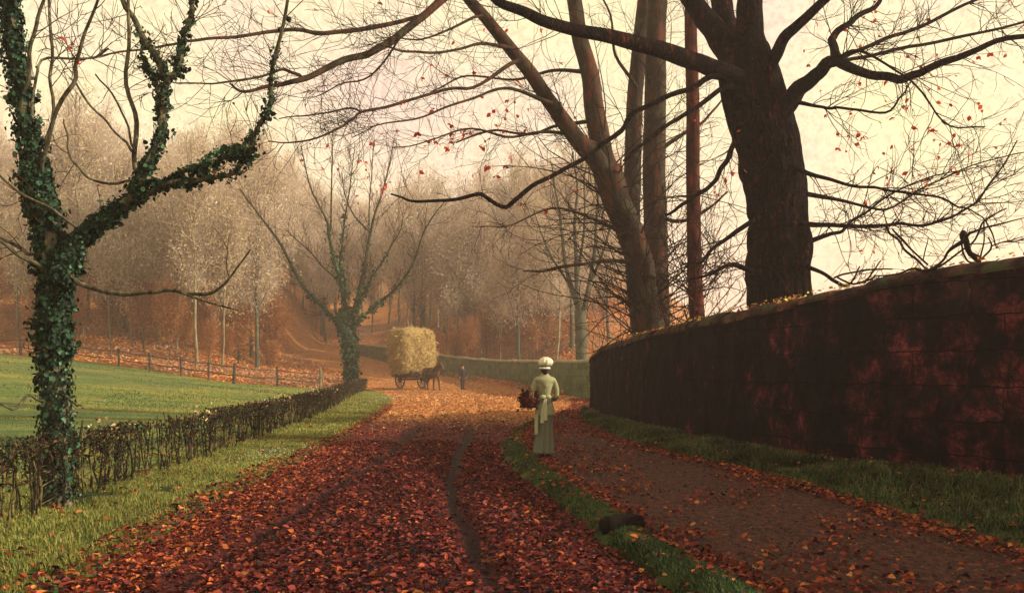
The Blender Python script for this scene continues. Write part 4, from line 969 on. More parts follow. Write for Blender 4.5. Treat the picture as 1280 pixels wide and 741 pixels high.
# ------------------------------------------------------------------ dead branch on the wall top, log on the verge
Yq = 13.1
t = Tree(Yq, P3(1205, 335, Yq))
q_ = lambda x, y: (1020 + x / 4.923, 260 + y / 4.923)
for L_, d0, d1 in (([(*q_(360, 415), 3), (*q_(500, 405), 3.5), (*q_(590, 375), 4.5), (*q_(690, 385), 6), (*q_(780, 325), 5), (*q_(820, 265), 6), (*q_(900, 205), 7), (*q_(960, 150), 5), (*q_(1100, 105), 4), (*q_(1280, 60), 2)], 0, -.3),
                   ([(*q_(690, 390), 5), (*q_(800, 330), 4.5), (*q_(890, 265), 4), (*q_(985, 190), 4), (*q_(1020, 100), 4), (*q_(1060, 60), 4), (*q_(1170, 5), 2.5)], 0, .3),
                   ([(*q_(915, 145), 7), (*q_(910, 175), 11), (*q_(925, 220), 9), (*q_(950, 280), 8), (*q_(990, 310), 11), (*q_(1000, 335), 8)], -.1, -.1),
                   ([(*q_(895, 210), 4), (*q_(910, 290), 4), (*q_(960, 340), 4), (*q_(1030, 300), 4), (*q_(1080, 240), 4), (*q_(1060, 180), 2.5)], -.1, .2),
                   ([(*q_(1045, 80), 3.5), (*q_(1080, 150), 3.2), (*q_(1110, 250), 2.2)], .2, .1), ([(*q_(1080, 235), 3), (*q_(1180, 205), 2.5), (*q_(1280, 175), 1.5)], .1, -.2),
                   ([(*q_(930, 222), 2.5), (*q_(1010, 220), 2.5), (*q_(1070, 215), 2)], 0, .2), ([(*q_(1035, 90), 3), (*q_(1030, 200), 3), (*q_(1010, 320), 4)], .2, .1),
                   ([(*q_(470, 130), 3.5), (*q_(530, 190), 5), (*q_(590, 260), 4), (*q_(690, 345), 4)], .3, 0), ([(*q_(660, 320), 2.5), (*q_(675, 250), 2.5), (*q_(690, 175), 1.5)], 0, .1),
                   ([(*q_(110, 430), 4), (*q_(200, 400), 4), (*q_(330, 378), 3.5), (*q_(470, 378), 3)], .2, .3), ([(*q_(215, 465), 4), (*q_(250, 400), 3.5), (*q_(265, 360), 2.5)], .2, .2),
                   ([(*q_(300, 460), 4), (*q_(350, 390), 3.5), (*q_(400, 325), 2.5)], .2, .3), ([(*q_(130, 425), 4), (*q_(220, 465), 4), (*q_(340, 440), 4), (*q_(365, 412), 4)], .1, 0),
                   ([(*q_(780, 330), 3), (*q_(830, 240), 2.4), (*q_(860, 235), 1.5)], -.05, -.1), ([(*q_(940, 5), 3), (*q_(1000, 40), 2.6), (*q_(1040, 75), 2.6)], .3, .25)):
    t.limb([(p_[0], p_[1], p_[2] * (.62 if p_[2] < 6.5 else .85)) for p_ in L_], d0, d1, 7, .25, .004)
t.dress([0, 1, 3, 5, 8, 10, 12, 13], 7, .35, .004, 1, .25, .1, .8, 2)
root = empty('dead_branch', t.base, 'twisted black dead branch lying along the top of the dark wall', 'branch')
for f_ in t.tw.f: f_ += t.main.n
t.main.v += t.tw.v; t.main.f += t.tw.f; t.main.c += t.tw.c; t.main.uv += t.tw.uv
t.main.build('bough', M['twig'], root, t.base)

lx, ly = .98, 8.75
mb = MB(); th = np.linspace(-1, 1, 14)
q = np.c_[th * .25, .03 * np.sin(th * 2), .012 * np.cos(th * 3)]; ang = .6; q *= .85
q = np.c_[lx + q[:, 0] * math.cos(ang), ly + q[:, 0] * math.sin(ang), hgt(lx, ly) + .13 + q[:, 2]]
tube(mb, q, .085 * np.r_[.75, .95, np.ones(10), .95, .8], 24, lump=.6, cap=True)
tag(mb.build('rotten_log', M['log']), 'short dark rotten log lying across the grass strip', 'log')

# ------------------------------------------------------------------ bodies
def ell(mb, c, r, n=12, rot=None):
    th = np.linspace(0, PI, n); ph = np.arange(2 * n) / (2 * n) * 2 * PI
    v = np.stack([np.sin(th)[1:-1, None] * np.cos(ph), np.sin(th)[1:-1, None] * np.sin(ph), np.cos(th)[1:-1, None] + 0 * ph], -1).reshape(-1, 3)
    v = np.vstack([v, [[0, 0, 1], [0, 0, -1]]]); m_ = 2 * n; rows = n - 2
    f = [[i * m_ + j, (i + 1) * m_ + j, (i + 1) * m_ + (j + 1) % m_, i * m_ + (j + 1) % m_] for i in range(rows - 1) for j in range(m_)]
    tp, bt = rows * m_, rows * m_ + 1
    f3 = [[tp, j, (j + 1) % m_] for j in range(m_)] + [[bt, (rows - 1) * m_ + (j + 1) % m_, (rows - 1) * m_ + j] for j in range(m_)]
    v = v * np.asarray(r)
    if rot is not None: v = v @ np.array(Matrix.Rotation(rot[1], 3, rot[0])).T
    mb.add(v + np.asarray(c), [np.array(f), np.array(f3)])
def caps(mb, pts, rad, sub=4, sides=12):
    Q = smooth_poly(np.c_[np.asarray(pts, float), np.asarray(rad, float)], sub) if len(pts) > 2 else np.c_[np.asarray(pts, float), np.asarray(rad, float)]
    tube(mb, Q[:, :3], Q[:, 3], sides, cap=True)
    ell(mb, Q[0, :3], (Q[0, 3],) * 3, 8); ell(mb, Q[-1, :3], (Q[-1, 3],) * 3, 8)
def fuse(mb, name, mat, parent, voxel, smooth_it=3, ratio=None, colf=None):
    o = mb.build(name, mat, parent)
    md = o.modifiers.new('r', 'REMESH'); md.mode = 'VOXEL'; md.voxel_size = voxel; md.use_smooth_shade = True
    sm = o.modifiers.new('s', 'SMOOTH'); sm.iterations = smooth_it; sm.factor = .5
    if ratio: dc = o.modifiers.new('d', 'DECIMATE'); dc.ratio = ratio
    bpy.context.view_layer.update()
    me = bpy.data.meshes.new_from_object(o.evaluated_get(bpy.context.evaluated_depsgraph_get()))
    me.name = name; o.modifiers.clear(); o.data = me
    if not me.materials: me.materials.append(mat)
    n = len(me.vertices); co = np.zeros(n * 3); me.vertices.foreach_get('co', co)
    c = np.ones((n, 4)) if colf is None else colf(co.reshape(-1, 3))
    ca = me.color_attributes.get('Col') or me.color_attributes.new('Col', 'FLOAT_COLOR', 'POINT')
    if len(ca.data) == n: ca.data.foreach_set('color', c.ravel())
    me.polygons.foreach_set('use_smooth', np.full(len(me.polygons), True))
    return o
def flat_col(c):
    def f(co):
        n = len(co); k = .85 + .3 * fbm(co[:, 0] * 20, co[:, 2] * 20, 1, 3)[:, None]
        return np.c_[np.array(c) * k, np.ones(n)]
    return f
def hand(mb, w, d, up, side, s=1.0, curl=.9):
    """w wrist, d direction of the palm, up = back of hand, side = thumb side"""
    w, d, up, side = [np.asarray(a, float) for a in (w, d, up, side)]
    caps(mb, [w, w + d * .045 * s, w + d * .085 * s], [.021 * s, .027 * s, .026 * s], 3)
    for k, (o, L) in enumerate(((.024, .072), (.008, .08), (-.008, .074), (-.023, .058))):
        p = w + d * .085 * s + side * o * s; pts = [p]; dd = d.copy(); lens = [.45, .32, .23]
        for j, l in enumerate(lens):
            dd = dd * math.cos(curl * .6) - up * math.sin(curl * .6); dd /= np.linalg.norm(dd)
            up2 = up; pts.append(pts[-1] + dd * L * l * s)
        caps(mb, pts, [.0095 * s, .009 * s, .0085 * s, .007 * s], 2, 8)
    p = w + d * .03 * s + side * .022 * s
    caps(mb, [p, p + (side * .8 + d * .5) * .03 * s, p + (side * .6 + d * .9 - up * .4) * .055 * s], [.012 * s, .0105 * s, .008 * s], 2, 8)
def head(mb, c, s=1.0, f=(0, 1, 0)):
    c = np.asarray(c, float); f = np.array(f, float); sd = np.cross(f, [0, 0, 1.0])
    ell(mb, c, (.075 * s, .092 * s, .112 * s)); ell(mb, c + f * .035 * s - np.array([0, 0, .05 * s]), (.055 * s, .055 * s, .062 * s))
    caps(mb, [c + f * .088 * s + [0, 0, .012 * s], c + f * .108 * s + [0, 0, -.022 * s]], [.010 * s, .015 * s])      # nose
    for q in (-1, 1):
        ell(mb, c + sd * q * .077 * s + [0, 0, -.01 * s], (.012 * s, .02 * s, .032 * s), 8)
        ell(mb, c + f * .083 * s + sd * q * .032 * s + [0, 0, .0 * s], (.014 * s, .010 * s, .009 * s), 8)
        ell(mb, c + f * .086 * s + sd * q * .032 * s + [0, 0, .02 * s], (.02 * s, .008 * s, .006 * s), 8)
    ell(mb, c + f * .088 * s + [0, 0, -.052 * s], (.024 * s, .010 * s, .006 * s), 8); ell(mb, c + f * .087 * s + [0, 0, -.063 * s], (.02 * s, .010 * s, .007 * s), 8)
def loft(mb, rings, n=32, c=None, ruffle=0, cap=True, seed=0):
    """rings: (cx, cy, z, rx, ry)"""
    Q = smooth_poly(np.array(rings, float), 5); a = np.arange(n) / n * 2 * PI
    rr = np.ones((len(Q), n))
    if ruffle:
        t_ = np.linspace(1, 0, len(Q))[:, None] if ruffle > 0 else np.linspace(0, 1, len(Q))[:, None]
        rr = 1 + abs(ruffle) * t_ * (np.sin(a * 9 + seed) * .6 + np.sin(a * 14 + 2 + t_ * 2) * .4)[None] if False else 1 + abs(ruffle) * t_ * (np.sin(a[None] * 9 + seed + t_) * .6 + np.sin(a[None] * 14 + 2 + t_ * 2) * .4)
    X = Q[:, 0:1] + Q[:, 3:4] * np.cos(a) * rr; Yy = Q[:, 1:2] + Q[:, 4:5] * np.sin(a) * rr; Z = np.repeat(Q[:, 2:3], n, 1)
    i = np.arange(len(Q) - 1)[:, None] * n; j = np.arange(n)[None]; k = (j + 1) % n
    f = np.stack([i + j, i + k, i + n + k, i + n + j], -1).reshape(-1, 4); fs = [f]
    if cap: fs += [np.array([list(range(n))[::-1]]), np.array([[(len(Q) - 1) * n + q for q in range(n)]])]
    mb.add(np.stack([X, Yy, Z], -1).reshape(-1, 3), fs, c)

# --- the woman walking away along the footpath
wxp, wyp = .54, 16.25
W = empty('person', (wxp, wyp, float(hgt(wxp, wyp)) + .012), 'woman walking away in a pale sage dress and white cap, basket on her hip', 'person', rz=math.radians(6))
W.scale = (.82, .9, 1)
b = MB()
caps(b, [(0, 0, .92), (0, 0, 1.08), (0, .0, 1.24), (0, -.01, 1.33)], [.135, .12, .125, .10])
caps(b, [(0, -.01, 1.33), (0, 0, 1.42), (0, .015, 1.48)], [.06, .048, .05]); head(b, (0, .03, 1.535), .98)
caps(b, [(-.07, -.02, 1.335), (-.17, -.01, 1.31)], [.06, .052]); caps(b, [(.07, -.02, 1.335), (.17, -.01, 1.31)], [.06, .052])
caps(b, [(-.175, -.01, 1.31), (-.24, -.05, 1.17), (-.285, -.06, 1.05)], [.048, .042, .036]); caps(b, [(-.285, -.06, 1.05), (-.29, .06, 1.0), (-.275, .17, .985)], [.036, .033, .024])
caps(b, [(.175, -.01, 1.31), (.225, -.06, 1.18), (.235, -.075, 1.05)], [.048, .042, .036]); caps(b, [(.235, -.075, 1.05), (.2, .05, 1.0), (.13, .155, .985)], [.036, .033, .024])
hand(b, (-.275, .17, .985), (.25, .95, -.15), (-.2, .2, .95), (.95, -.2, .2), .95); hand(b, (.13, .155, .985), (-.75, .6, -.15), (.1, .3, .95), (.6, .75, .2), .95)
for q, yo in ((-1, -.10), (1, .12)):
    caps(b, [(q * .08, 0, .9), (q * .08, yo * .6, .5), (q * .075, yo, .1)], [.085, .058, .04]); caps(b, [(q * .075, yo - .02, .05), (q * .08, yo + .13, .03)], [.04, .032])
fuse(b, 'body', M['skin'], W, .0085, 2, .5)
SAGE, SKIRT, CREAM = (.25, .25, .14), (.13, .135, .095), (.68, .64, .48)
mb = MB(); loft(mb, [(-.02, -.03, .12, .205, .235), (-.012, -.01, .25, .188, .21), (0, .01, .5, .168, .18), (0, -.01, .78, .168, .165), (0, -.01, .95, .16, .15), (0, 0, 1.05, .125, .11)], 90, SKIRT, .16)
mb.build('skirt', M['cloth'], W)
mb = MB()
loft(mb, [(0, -.015, .74, .2, .185), (0, -.012, .86, .185, .172), (0, -.01, .95, .16, .148), (0, -.005, 1.04, .132, .118), (0, -.01, 1.14, .148, .128), (0, -.015, 1.25, .175, .132), (0, -.015, 1.33, .165, .115), (0, -.012, 1.38, .1, .085), (0, -.008, 1.41, .066, .062)], 36)
for q in (-1, 1):
    e = -.285 if q < 0 else .235; fx = -.283 if q < 0 else .145; fyy = .135
    caps(mb, [(q * .14, -.015, 1.32), (q * .185, -.02, 1.28), (q * .24 if q < 0 else .228, -.055, 1.17), (e, -.065, 1.055)], [.06, .062, .056, .048])
    caps(mb, [(e, -.065, 1.055), ((e + fx) / 2 + q * .01, .04, 1.01), (fx, fyy, .992)], [.055, .046, .034])
fuse(mb, 'jacket', M['cloth'], W, .012, 2, None, flat_col(SAGE))
mb = MB()   # shoulder kerchief
loft(mb, [(0, -.02, 1.2, .06, .145), (0, -.02, 1.26, .15, .148), (0, -.018, 1.33, .225, .14), (0, -.014, 1.385, .115, .1), (0, -.008, 1.425, .068, .066)], 36, (.29, .29, .165), -.02)
mb.build('kerchief', M['cloth'], W)
mb = MB()   # apron strings and bow at the back
for sx, zz in ((-.05, .62), (.012, .66)):
    for k in range(2):
        q = np.array([[sx * .2, -.16, 1.03], [sx * .6 - .01, -.185, .95], [sx - .02, -.2, .82], [sx - .03 + .02 * k, -.2, zz]])
        q = smooth_poly(q, 5); w_ = np.linspace(.012, .04, len(q))[:, None]
        v = np.vstack([q - [1, 0, 0] * w_, q + [1, 0, 0] * w_, q + [0, -.006, 0] + [1, 0, 0] * w_, q + [0, -.006, 0] - [1, 0, 0] * w_]); m_ = len(q)
        f = [[i + a * m_, i + 1 + a * m_, i + 1 + ((a + 1) % 4) * m_, i + ((a + 1) % 4) * m_] for i in range(m_ - 1) for a in range(4)]
        mb.add(v, np.array(f), (.42, .43, .27)); break
for q in (-1, 1): ell(mb, (q * .055, -.165, 1.045), (.055, .022, .035)); 
loft(mb, [(0, -.005, 1.02, .138, .124), (0, -.005, 1.05, .138, .124)], 30)
for i in range(2, len(mb.c)): mb.c[i][:, :3] = (.42, .43, .27)
mb.build('apron_strings', M['cloth'], W)
mb = MB(); loft(mb, [(0, -.21, .1, .05, .015), (0, -.2, .4, .06, .02)], 8, (.4, .41, .26)); mb = None
mb = MB(); loft(mb, [(-.17, -.03, .42, .035, .12), (-.165, -.02, .6, .04, .115), (-.15, -.01, .8, .035, .11), (-.125, 0, 1.02, .02, .08)], 20, (.36, .38, .22), .05)
mb.build('apron', M['cloth'], W)
mb = MB(); ell(mb, (0, -.0, 1.53), (.09, .095, .115)); ell(mb, (0, -.075, 1.46), (.055, .045, .06))
for c_ in mb.c: c_[:, :3] = (.02, .012, .010)
mb.build('hair', M['cloth'], W)
mb = MB()   # mob cap: puffed crown, dark ribbon, frill
loft(mb, [(0, -.02, 1.545, .092, .105), (.004, -.04, 1.565, .122, .13), (.012, -.05, 1.61, .142, .145), (.016, -.035, 1.66, .12, .125), (.012, -.02, 1.692, .065, .07), (.01, -.02, 1.70, .01, .012)], 72, CREAM, .13, seed=1)
cap_o = mb.build('cap', M['cloth'], W)
mb = MB(); loft(mb, [(0, -.02, 1.535, .102, .112), (0, -.02, 1.56, .106, .117)], 32, (.015, .012, .014)); 
mb.build('ribbon', M['cloth'], cap_o)
mb = MB(); loft(mb, [(0, -.03, 1.505, .112, .12), (0, -.022, 1.525, .105, .112), (0, -.015, 1.54, .095, .105)], 48, (.66, .64, .52), .10, cap=False); mb.build('frill', M['cloth'], cap_o)
for q, yo in ((-1, -.10), (1, .12)):
    mb = MB(); caps(mb, [(q * .075, yo - .035, .055), (q * .078, yo + .05, .045), (q * .082, yo + .15, .036)], [.046, .046, .036]); caps(mb, [(q * .075, yo - .02, .06), (q * .075, yo - .02, .16)], [.046, .044])
    mb.build('boot', M['black'], W)
# basket on her left hip
bx, by, bz = wxp - .255, wyp - .02, W.location.z + .86
B = empty('basket', (bx, by, bz), 'dark red wicker basket of russet leaves carried on the walking woman\'s hip', 'basket')
B.scale = (1.0, 1.0, 1.0)
mb = MB(); loft(mb, [(0, 0, 0, .09, .12), (0, 0, .02, .115, .15), (0, 0, .1, .135, .18), (0, 0, .155, .145, .19)], 30, None, .03); loft(mb, [(0, 0, .145, .155, .2), (0, 0, .17, .155, .2)], 30)
mb.build('basket_body', M['wicker'], B)
mb = MB(); th = np.linspace(0, PI, 16); tube(mb, np.c_[0 * th, np.cos(th) * .17, .15 + np.sin(th) * .2], .012, 8); mb.build('handle', M['wicker'], B)
mb = MB(); n = 900; p = rng.normal(0, 1, (n, 3)) * [.064, .085, .042] + [0, 0, .18]; p[:, 2] -= np.minimum(1.2 * np.maximum(np.hypot(p[:, 0], p[:, 1]) - .10, 0), .09)
leaf_batch(mb, p, rng.uniform(.04, .08, n), rand_dir(n), rand_dir(n), pick([(.05, .007, .010), (.12, .014, .016), (.02, .006, .008), (.3, .22, .10)], n, [3, 3, 3, .4]), .7, .3)
mb.build('foliage', M['leaf'], B, smooth=False)

# --- the man by the far wall
mx, my_ = -3.42, 68.
Mn = empty('person', (mx, my_, float(hgt(mx, my_))), 'small distant man in a dark coat and hat standing near the hay cart', 'person', rz=math.radians(215))
b = MB()
caps(b, [(0, 0, .92), (0, 0, 1.1), (0, 0, 1.3), (0, 0, 1.4)], [.15, .145, .16, .11]); caps(b, [(0, 0, 1.4), (0, .01, 1.52)], [.06, .055]); head(b, (0, .02, 1.59), 1.02)
for q in (-1, 1):
    caps(b, [(q * .08, 0, 1.38), (q * .19, 0, 1.36), (q * .235, -.03, 1.13), (q * .25, .05, .9)], [.07, .065, .05, .035]); hand(b, (q * .25, .05, .9), (0, .25, -.97), (q, 0, 0), (0, .97, .25), 1.0, .5)
    caps(b, [(q * .09, 0, .92), (q * .1, .03 * q, .5), (q * .1, .07 * q, .08)], [.1, .07, .05]); caps(b, [(q * .1, .07 * q - .03, .045), (q * .11, .07 * q + .15, .035)], [.045, .035])
fuse(b, 'body', M['skin'], Mn, .010, 1, .4)
mb = MB(); loft(mb, [(0, 0, .62, .22, .18), (0, 0, .8, .19, .16), (0, 0, 1.05, .165, .15), (0, 0, 1.3, .2, .16), (0, 0, 1.41, .15, .12), (0, 0, 1.47, .075, .075)], 24)
for q in (-1, 1): caps(mb, [(q * .12, 0, 1.39), (q * .2, 0, 1.36), (q * .245, -.03, 1.13), (q * .258, .045, .92)], [.085, .08, .065, .05])
fuse(mb, 'coat', M['cloth'], Mn, .02, 2, None, flat_col((.022, .02, .022)))
mb = MB()
for q in (-1, 1): caps(mb, [(q * .09, 0, .92), (q * .1, .03 * q, .5), (q * .1, .07 * q, .1)], [.12, .09, .075])
fuse(mb, 'trousers', M['cloth'], Mn, .02, 2, None, flat_col((.03, .026, .024)))
mb = MB(); loft(mb, [(0, .01, 1.645, .14, .15), (0, .01, 1.66, .14, .15)], 24, (.02, .017, .016)); loft(mb, [(0, .01, 1.655, .09, .1), (0, .01, 1.74, .085, .095), (0, .01, 1.765, .05, .06)], 24, (.02, .017, .016)); mb.build('hat', M['cloth'], Mn)
for q in (-1, 1):
    mb = MB(); caps(mb, [(q * .1, .07 * q - .03, .055), (q * .11, .07 * q + .17, .045)], [.055, .045]); mb.build('boot', M['black'], Mn)

# --- hay cart, its load and the horse
hd = np.array([.6, -.8]); cc_ = np.array([-7.05, 69.2]); rz = math.atan2(hd[1], hd[0])
zc = float(hgt(*cc_))
Cc = empty('hay_cart', (*cc_, zc), 'two-wheeled wooden cart under the tall hay load', 'cart', rz=rz)
mb = MB()
def box(mb, c, s_):
    v = np.array([[i, j, k] for i in (-.5, .5) for j in (-.5, .5) for k in (-.5, .5)]) * np.array(s_) + np.array(c)
    mb.add(v, np.array([[0, 1, 3, 2], [4, 6, 7, 5], [0, 4, 5, 1], [2, 3, 7, 6], [0, 2, 6, 4], [1, 5, 7, 3]]))
box(mb, (-.1, 0, .92), (2.9, 1.5, .1)); box(mb, (-.1, .74, 1.1), (2.9, .06, .3)); box(mb, (-.1, -.74, 1.1), (2.9, .06, .3)); box(mb, (-1.52, 0, 1.1), (.06, 1.42, .3)); box(mb, (1.32, 0, 1.1), (.06, 1.42, .3))
for xx in (-1.2, -.4, .4, 1.2): box(mb, (xx, 0, .83), (.1, 1.46, .08))
mb.build('bed', M['cart_wood'], Cc, smooth=False)
mb = MB(); tube(mb, np.array([[-.1, -1.0, .68], [-.1, 1.0, .68]]), .06, 10, cap=True); mb.build('axle', M['iron'], Cc)
for q in (-1, 1):
    mb = MB(); tube(mb, smooth_poly(np.array([[.9, q * .5, .86], [1.6, q * .46, .95], [2.6, q * .4, 1.08], [3.6, q * .36, 1.12]]), 5), .045, 8, cap=True); mb.build('shaft', M['cart_wood'], Cc)
    wh = MB(); th = np.linspace(0, 2 * PI, 41); tube(wh, np.c_[-.1 + np.cos(th) * .62, 0 * th + q * .9, .68 + np.sin(th) * .62], .055, 8)
    wo = wh.build('wheel', M['cart_wood'], Cc)
    mb = MB(); tube(mb, np.c_[-.1 + np.cos(th) * .665, 0 * th + q * .9, .68 + np.sin(th) * .665], .022, 6); mb.build('tyre', M['iron'], wo)
    mb = MB(); tube(mb, np.array([[-.1, q * .76, .68], [-.1, q * 1.04, .68]]), .11, 12, cap=True); mb.build('hub', M['cart_wood'], wo)
    mb = MB()
    for a in range(12): tube(mb, np.array([[-.1, q * .9, .68], [-.1 + math.cos(a * PI / 6) * .6, q * .9, .68 + math.sin(a * PI / 6) * .6]]), .03, 6)
    mb.build('spokes', M['cart_wood'], wo)
Hy = empty('hay_load', (*cc_, zc + 1.1), 'tall square load of golden hay stacked on the cart', 'hay', rz=rz)
mb = MB(); nu, nv = 120, 60; a = np.linspace(0, 2 * PI, nu, endpoint=False)
def sq(a, p=5.5): k = (np.abs(np.cos(a)) ** p + np.abs(np.sin(a)) ** p) ** (-1 / p); return k * np.cos(a), k * np.sin(a)
sx, sy = sq(a); zz = np.r_[np.linspace(0, 2.95, nv), np.linspace(2.98, 3.25, 10)]
w_ = np.interp(zz, [0, .4, 1.2, 2.2, 2.75, 3.05, 3.18, 3.25], [.82, .95, 1.03, 1.03, .97, .82, .55, .05])
Z, A_ = np.meshgrid(zz, a, indexing='ij'); nzv = 1 + .13 * (fbm(np.cos(A_) * 3 + 5, np.sin(A_) * 3 + Z * 1.3, 1.4, 7) - .5) + .04 * (fbm(np.cos(A_) * 20, np.sin(A_) * 20 + Z * 9, 1., 8) - .5)
Xh = 1.18 * w_[:, None] * sx * nzv; Yh_ = 1.42 * w_[:, None] * sy * nzv; Zh = Z + .1 * (fbm(Xh * 2, Yh_ * 2, 1, 3) - .5)
i = np.arange(len(zz) - 1)[:, None] * nu; j = np.arange(nu)[None]; k = (j + 1) % nu
mb.add(np.stack([Xh, Yh_, Zh], -1).reshape(-1, 3), [np.stack([i + j, i + k, i + nu + k, i + nu + j], -1).reshape(-1, 4), np.array([list(range(nu))[::-1]])])
V_ = np.stack([Xh, Yh_, Zh], -1).reshape(-1, 3)
mb.build('stack', M['hay'], Hy)
n = 12000; p = V_[rng.integers(0, len(V_), n)]; out = nrm(p * [1, 1, 0]); mb = MB()
A2 = nrm(out * .5 + rng.normal(0, .5, (n, 3)) + [0, 0, -.5]); leaf_batch(mb, p - out * .02, np.clip(np.exp(rng.normal(-2.0, .5, n)), .06, .6), A2, rand_dir(n), pick([(.40, .28, .10), (.48, .36, .15), (.33, .23, .085), (.54, .43, .21)], n), .12, .1)
mb.build('loose_strands', M['strand'], Hy, smooth=False)
hp = cc_ + hd * 2.65
Ho = empty('horse', (*hp, float(hgt(*hp))), 'dark bay cart horse harnessed between the shafts of the hay cart', 'horse', rz=rz)
b = MB()
caps(b, [(-.62, 0, 1.2), (-.3, 0, 1.16), (.15, 0, 1.12), (.5, 0, 1.16)], [.31, .30, .32, .29]); ell(b, (-.72, 0, 1.22), (.26, .29, .33)); ell(b, (.55, 0, 1.2), (.26, .26, .36))
caps(b, [(.58, 0, 1.32), (.82, 0, 1.56), (1.02, 0, 1.78)], [.24, .18, .13]); caps(b, [(1.0, 0, 1.8), (1.14, 0, 1.72), (1.34, 0, 1.5), (1.42, 0, 1.42)], [.13, .13, .09, .075])
for q in (-1, 1):
    caps(b, [(1.0, q * .07, 1.88), (1.01, q * .09, 2.02)], [.035, .012])
    sw = .06 * q
    caps(b, [(.55, q * .15, 1.0), (.56 + sw, q * .15, .78), (.57 + sw * 1.5, q * .15, .52)], [.14, .10, .07]); caps(b, [(.57 + sw * 1.5, q * .15, .52), (.56 + sw * 2, q * .15, .25), (.57 + sw * 2.4, q * .15, .12)], [.068, .05, .058]); caps(b, [(.58 + sw * 2.4, q * .15, .1), (.64 + sw * 2.4, q * .15, .035)], [.06, .075])
    caps(b, [(-.7, q * .16, 1.1), (-.62 - sw, q * .17, .86), (-.74 - sw, q * .16, .6)], [.21, .16, .085]); caps(b, [(-.76 - sw, q * .16, .58), (-.72 - sw * 1.5, q * .16, .3), (-.7 - sw * 1.6, q * .16, .13)], [.075, .055, .06]); caps(b, [(-.69 - sw * 1.6, q * .16, .1), (-.62 - sw * 1.6, q * .16, .035)], [.062, .077])
fuse(b, 'body', M['horse'], Ho, .022, 3)
mb = MB(); caps(mb, [(-.96, 0, 1.38), (-1.06, 0, 1.2), (-1.08, 0, .85), (-1.04, 0, .6)], [.05, .075, .08, .03]); mb.build('tail', M['black'], Ho)
mb = MB(); q = smooth_poly(np.array([[.5, 0, 1.62], [.78, 0, 1.78], [.96, 0, 1.93], [1.06, 0, 1.93]]), 5); tube(mb, q, np.linspace(.05, .06, len(q)), 8, lump=.3, cap=True); mb.build('mane', M['black'], Ho)
mb = MB(); th = np.linspace(0, 2 * PI, 33); tube(mb, np.c_[.64 + .12 * np.sin(th), .27 * np.cos(th), 1.3 + .36 * np.sin(th)], .06, 10); mb.build('collar', M['black'], Ho)
mb = MB(); tube(mb, np.c_[0 * th - .1, .345 * np.cos(th), 1.14 + .345 * np.sin(th)], .03, 6); box(mb, (-.1, 0, 1.49), (.35, .3, .08)); mb.build('saddle_strap', M['black'], Ho)

# ------------------------------------------------------------------ haze, light, sky, camera
m = bpy.data.materials.new('haze'); m.use_nodes = True; nt = m.node_tree; nt.nodes.clear()
out = nt.nodes.new('ShaderNodeOutputMaterial'); pv = nt.nodes.new('ShaderNodeVolumePrincipled')
pv.inputs['Color'].default_value = (.96, .84, .82, 1); pv.inputs['Density'].default_value = .0012; pv.inputs['Anisotropy'].default_value = .25
nt.links.new(pv.outputs[0], out.inputs['Volume'])
mb = MB(); box(mb, (0, 420, 22.), (1500, 1060, 52)); hz = mb.build('haze', m, smooth=False)
tag(hz, 'thin warm autumn haze filling the air', 'haze', kind='stuff')

SUN_EL, SUN_AZ = math.radians(22), math.radians(97)
sd = Vector((math.sin(SUN_AZ) * math.cos(SUN_EL), math.cos(SUN_AZ) * math.cos(SUN_EL), math.sin(SUN_EL)))
L = bpy.data.lights.new('sun', 'SUN'); L.energy = 5.0; L.angle = math.radians(.8); L.color = (1, .86, .62)
so = bpy.data.objects.new('sun', L); so.rotation_euler = sd.to_track_quat('Z', 'Y').to_euler(); so.location = (30, 0, 30); col.objects.link(so)

wd = bpy.data.worlds.new('World'); sc.world = wd; wd.use_nodes = True; nt = wd.node_tree; nt.nodes.clear()
out = nt.nodes.new('ShaderNodeOutputWorld'); bg = nt.nodes.new('ShaderNodeBackground'); nt.links.new(bg.outputs[0], out.inputs[0])
sky = nt.nodes.new('ShaderNodeTexSky'); sky.sky_type = 'NISHITA'; sky.sun_disc = False
sky.sun_elevation = SUN_EL; sky.sun_rotation = SUN_AZ; sky.air_density = 1.5; sky.dust_density = 5; sky.ozone_density = .6
tc = nt.nodes.new('ShaderNodeTexCoord')
def wnoise(scale, detail, rough):
    n = nt.nodes.new('ShaderNodeTexNoise'); n.inputs['Scale'].default_value = scale; n.inputs['Detail'].default_value = detail; n.inputs['Roughness'].default_value = rough
    nt.links.new(tc.outputs['Generated'], n.inputs['Vector']); return n.outputs['Fac']
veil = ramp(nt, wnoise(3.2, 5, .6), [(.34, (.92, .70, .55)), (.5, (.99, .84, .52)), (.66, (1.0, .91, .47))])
sz_ = nt.nodes.new('ShaderNodeSeparateXYZ'); nt.links.new(tc.outputs['Generated'], sz_.inputs[0])
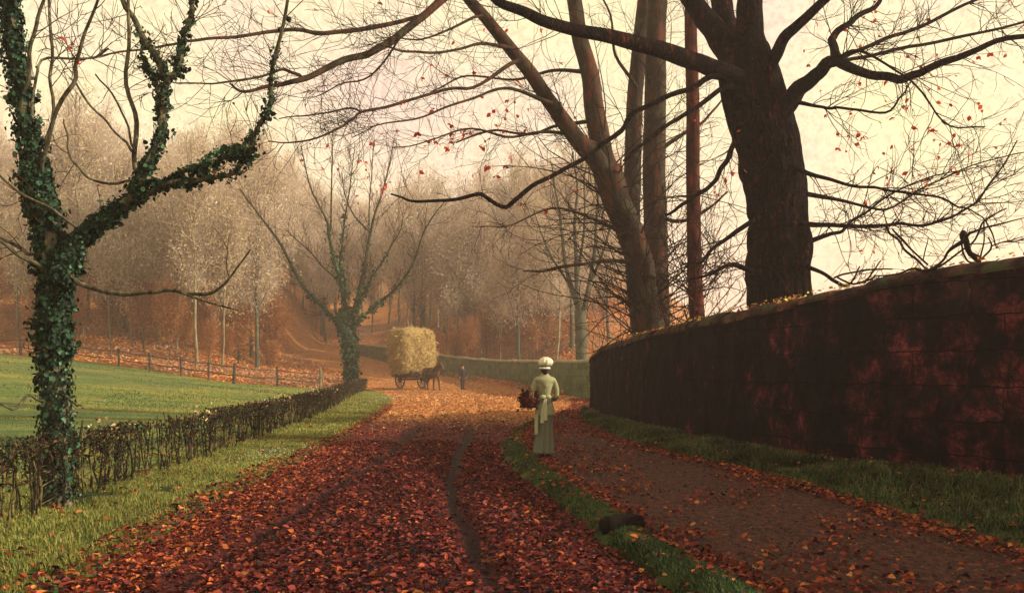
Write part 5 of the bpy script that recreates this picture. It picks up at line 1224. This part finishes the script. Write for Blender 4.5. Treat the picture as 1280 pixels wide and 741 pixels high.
veil = mix(nt, ramp(nt, sz_.outputs['Z'], [(.02, (.7, .7, .7)), (.25, (0, 0, 0))]), veil, (.95, .74, .60))
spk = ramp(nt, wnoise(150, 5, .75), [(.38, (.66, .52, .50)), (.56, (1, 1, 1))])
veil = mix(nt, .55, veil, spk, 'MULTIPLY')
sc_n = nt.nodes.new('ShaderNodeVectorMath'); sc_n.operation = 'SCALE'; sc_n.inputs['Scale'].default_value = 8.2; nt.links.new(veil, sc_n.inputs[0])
# cloud veil dims overhead; extra brightness added behind the camera lifts the ambient light
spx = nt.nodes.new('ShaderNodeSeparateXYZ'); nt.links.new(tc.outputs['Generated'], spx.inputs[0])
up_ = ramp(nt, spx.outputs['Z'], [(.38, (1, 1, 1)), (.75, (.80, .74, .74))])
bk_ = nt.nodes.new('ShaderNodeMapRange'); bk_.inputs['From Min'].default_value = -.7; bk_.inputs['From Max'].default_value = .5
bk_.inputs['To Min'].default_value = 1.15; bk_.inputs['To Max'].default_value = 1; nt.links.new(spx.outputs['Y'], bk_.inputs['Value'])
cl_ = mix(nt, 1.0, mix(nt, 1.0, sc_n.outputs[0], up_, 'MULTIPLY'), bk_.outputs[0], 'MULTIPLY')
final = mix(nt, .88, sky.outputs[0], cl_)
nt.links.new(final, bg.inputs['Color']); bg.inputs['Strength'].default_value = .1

cam = bpy.data.cameras.new('camera'); cam.sensor_width = 36; cam.lens = 36 * F / 1280; cam.shift_y = (HY - 370.5) / 1280; cam.clip_end = 3000; cam.clip_start = .05
co = bpy.data.objects.new('camera', cam); co.location = (0, 0, EYE); co.rotation_euler = (PI / 2, 0, 0); col.objects.link(co); sc.camera = co
sc.view_settings.view_transform = 'Standard'; sc.view_settings.look = 'None'; sc.view_settings.exposure = .72; sc.view_settings.gamma = 1; sc.view_settings.use_curve_mapping = False
sc.cycles.use_denoising = True; sc.cycles.max_bounces = 5; sc.cycles.diffuse_bounces = 3; sc.cycles.volume_bounces = 2; sc.cycles.transmission_bounces = 2
sc.cycles.use_adaptive_sampling = True; sc.cycles.adaptive_threshold = .02; sc.cycles.sample_clamp_indirect = 6
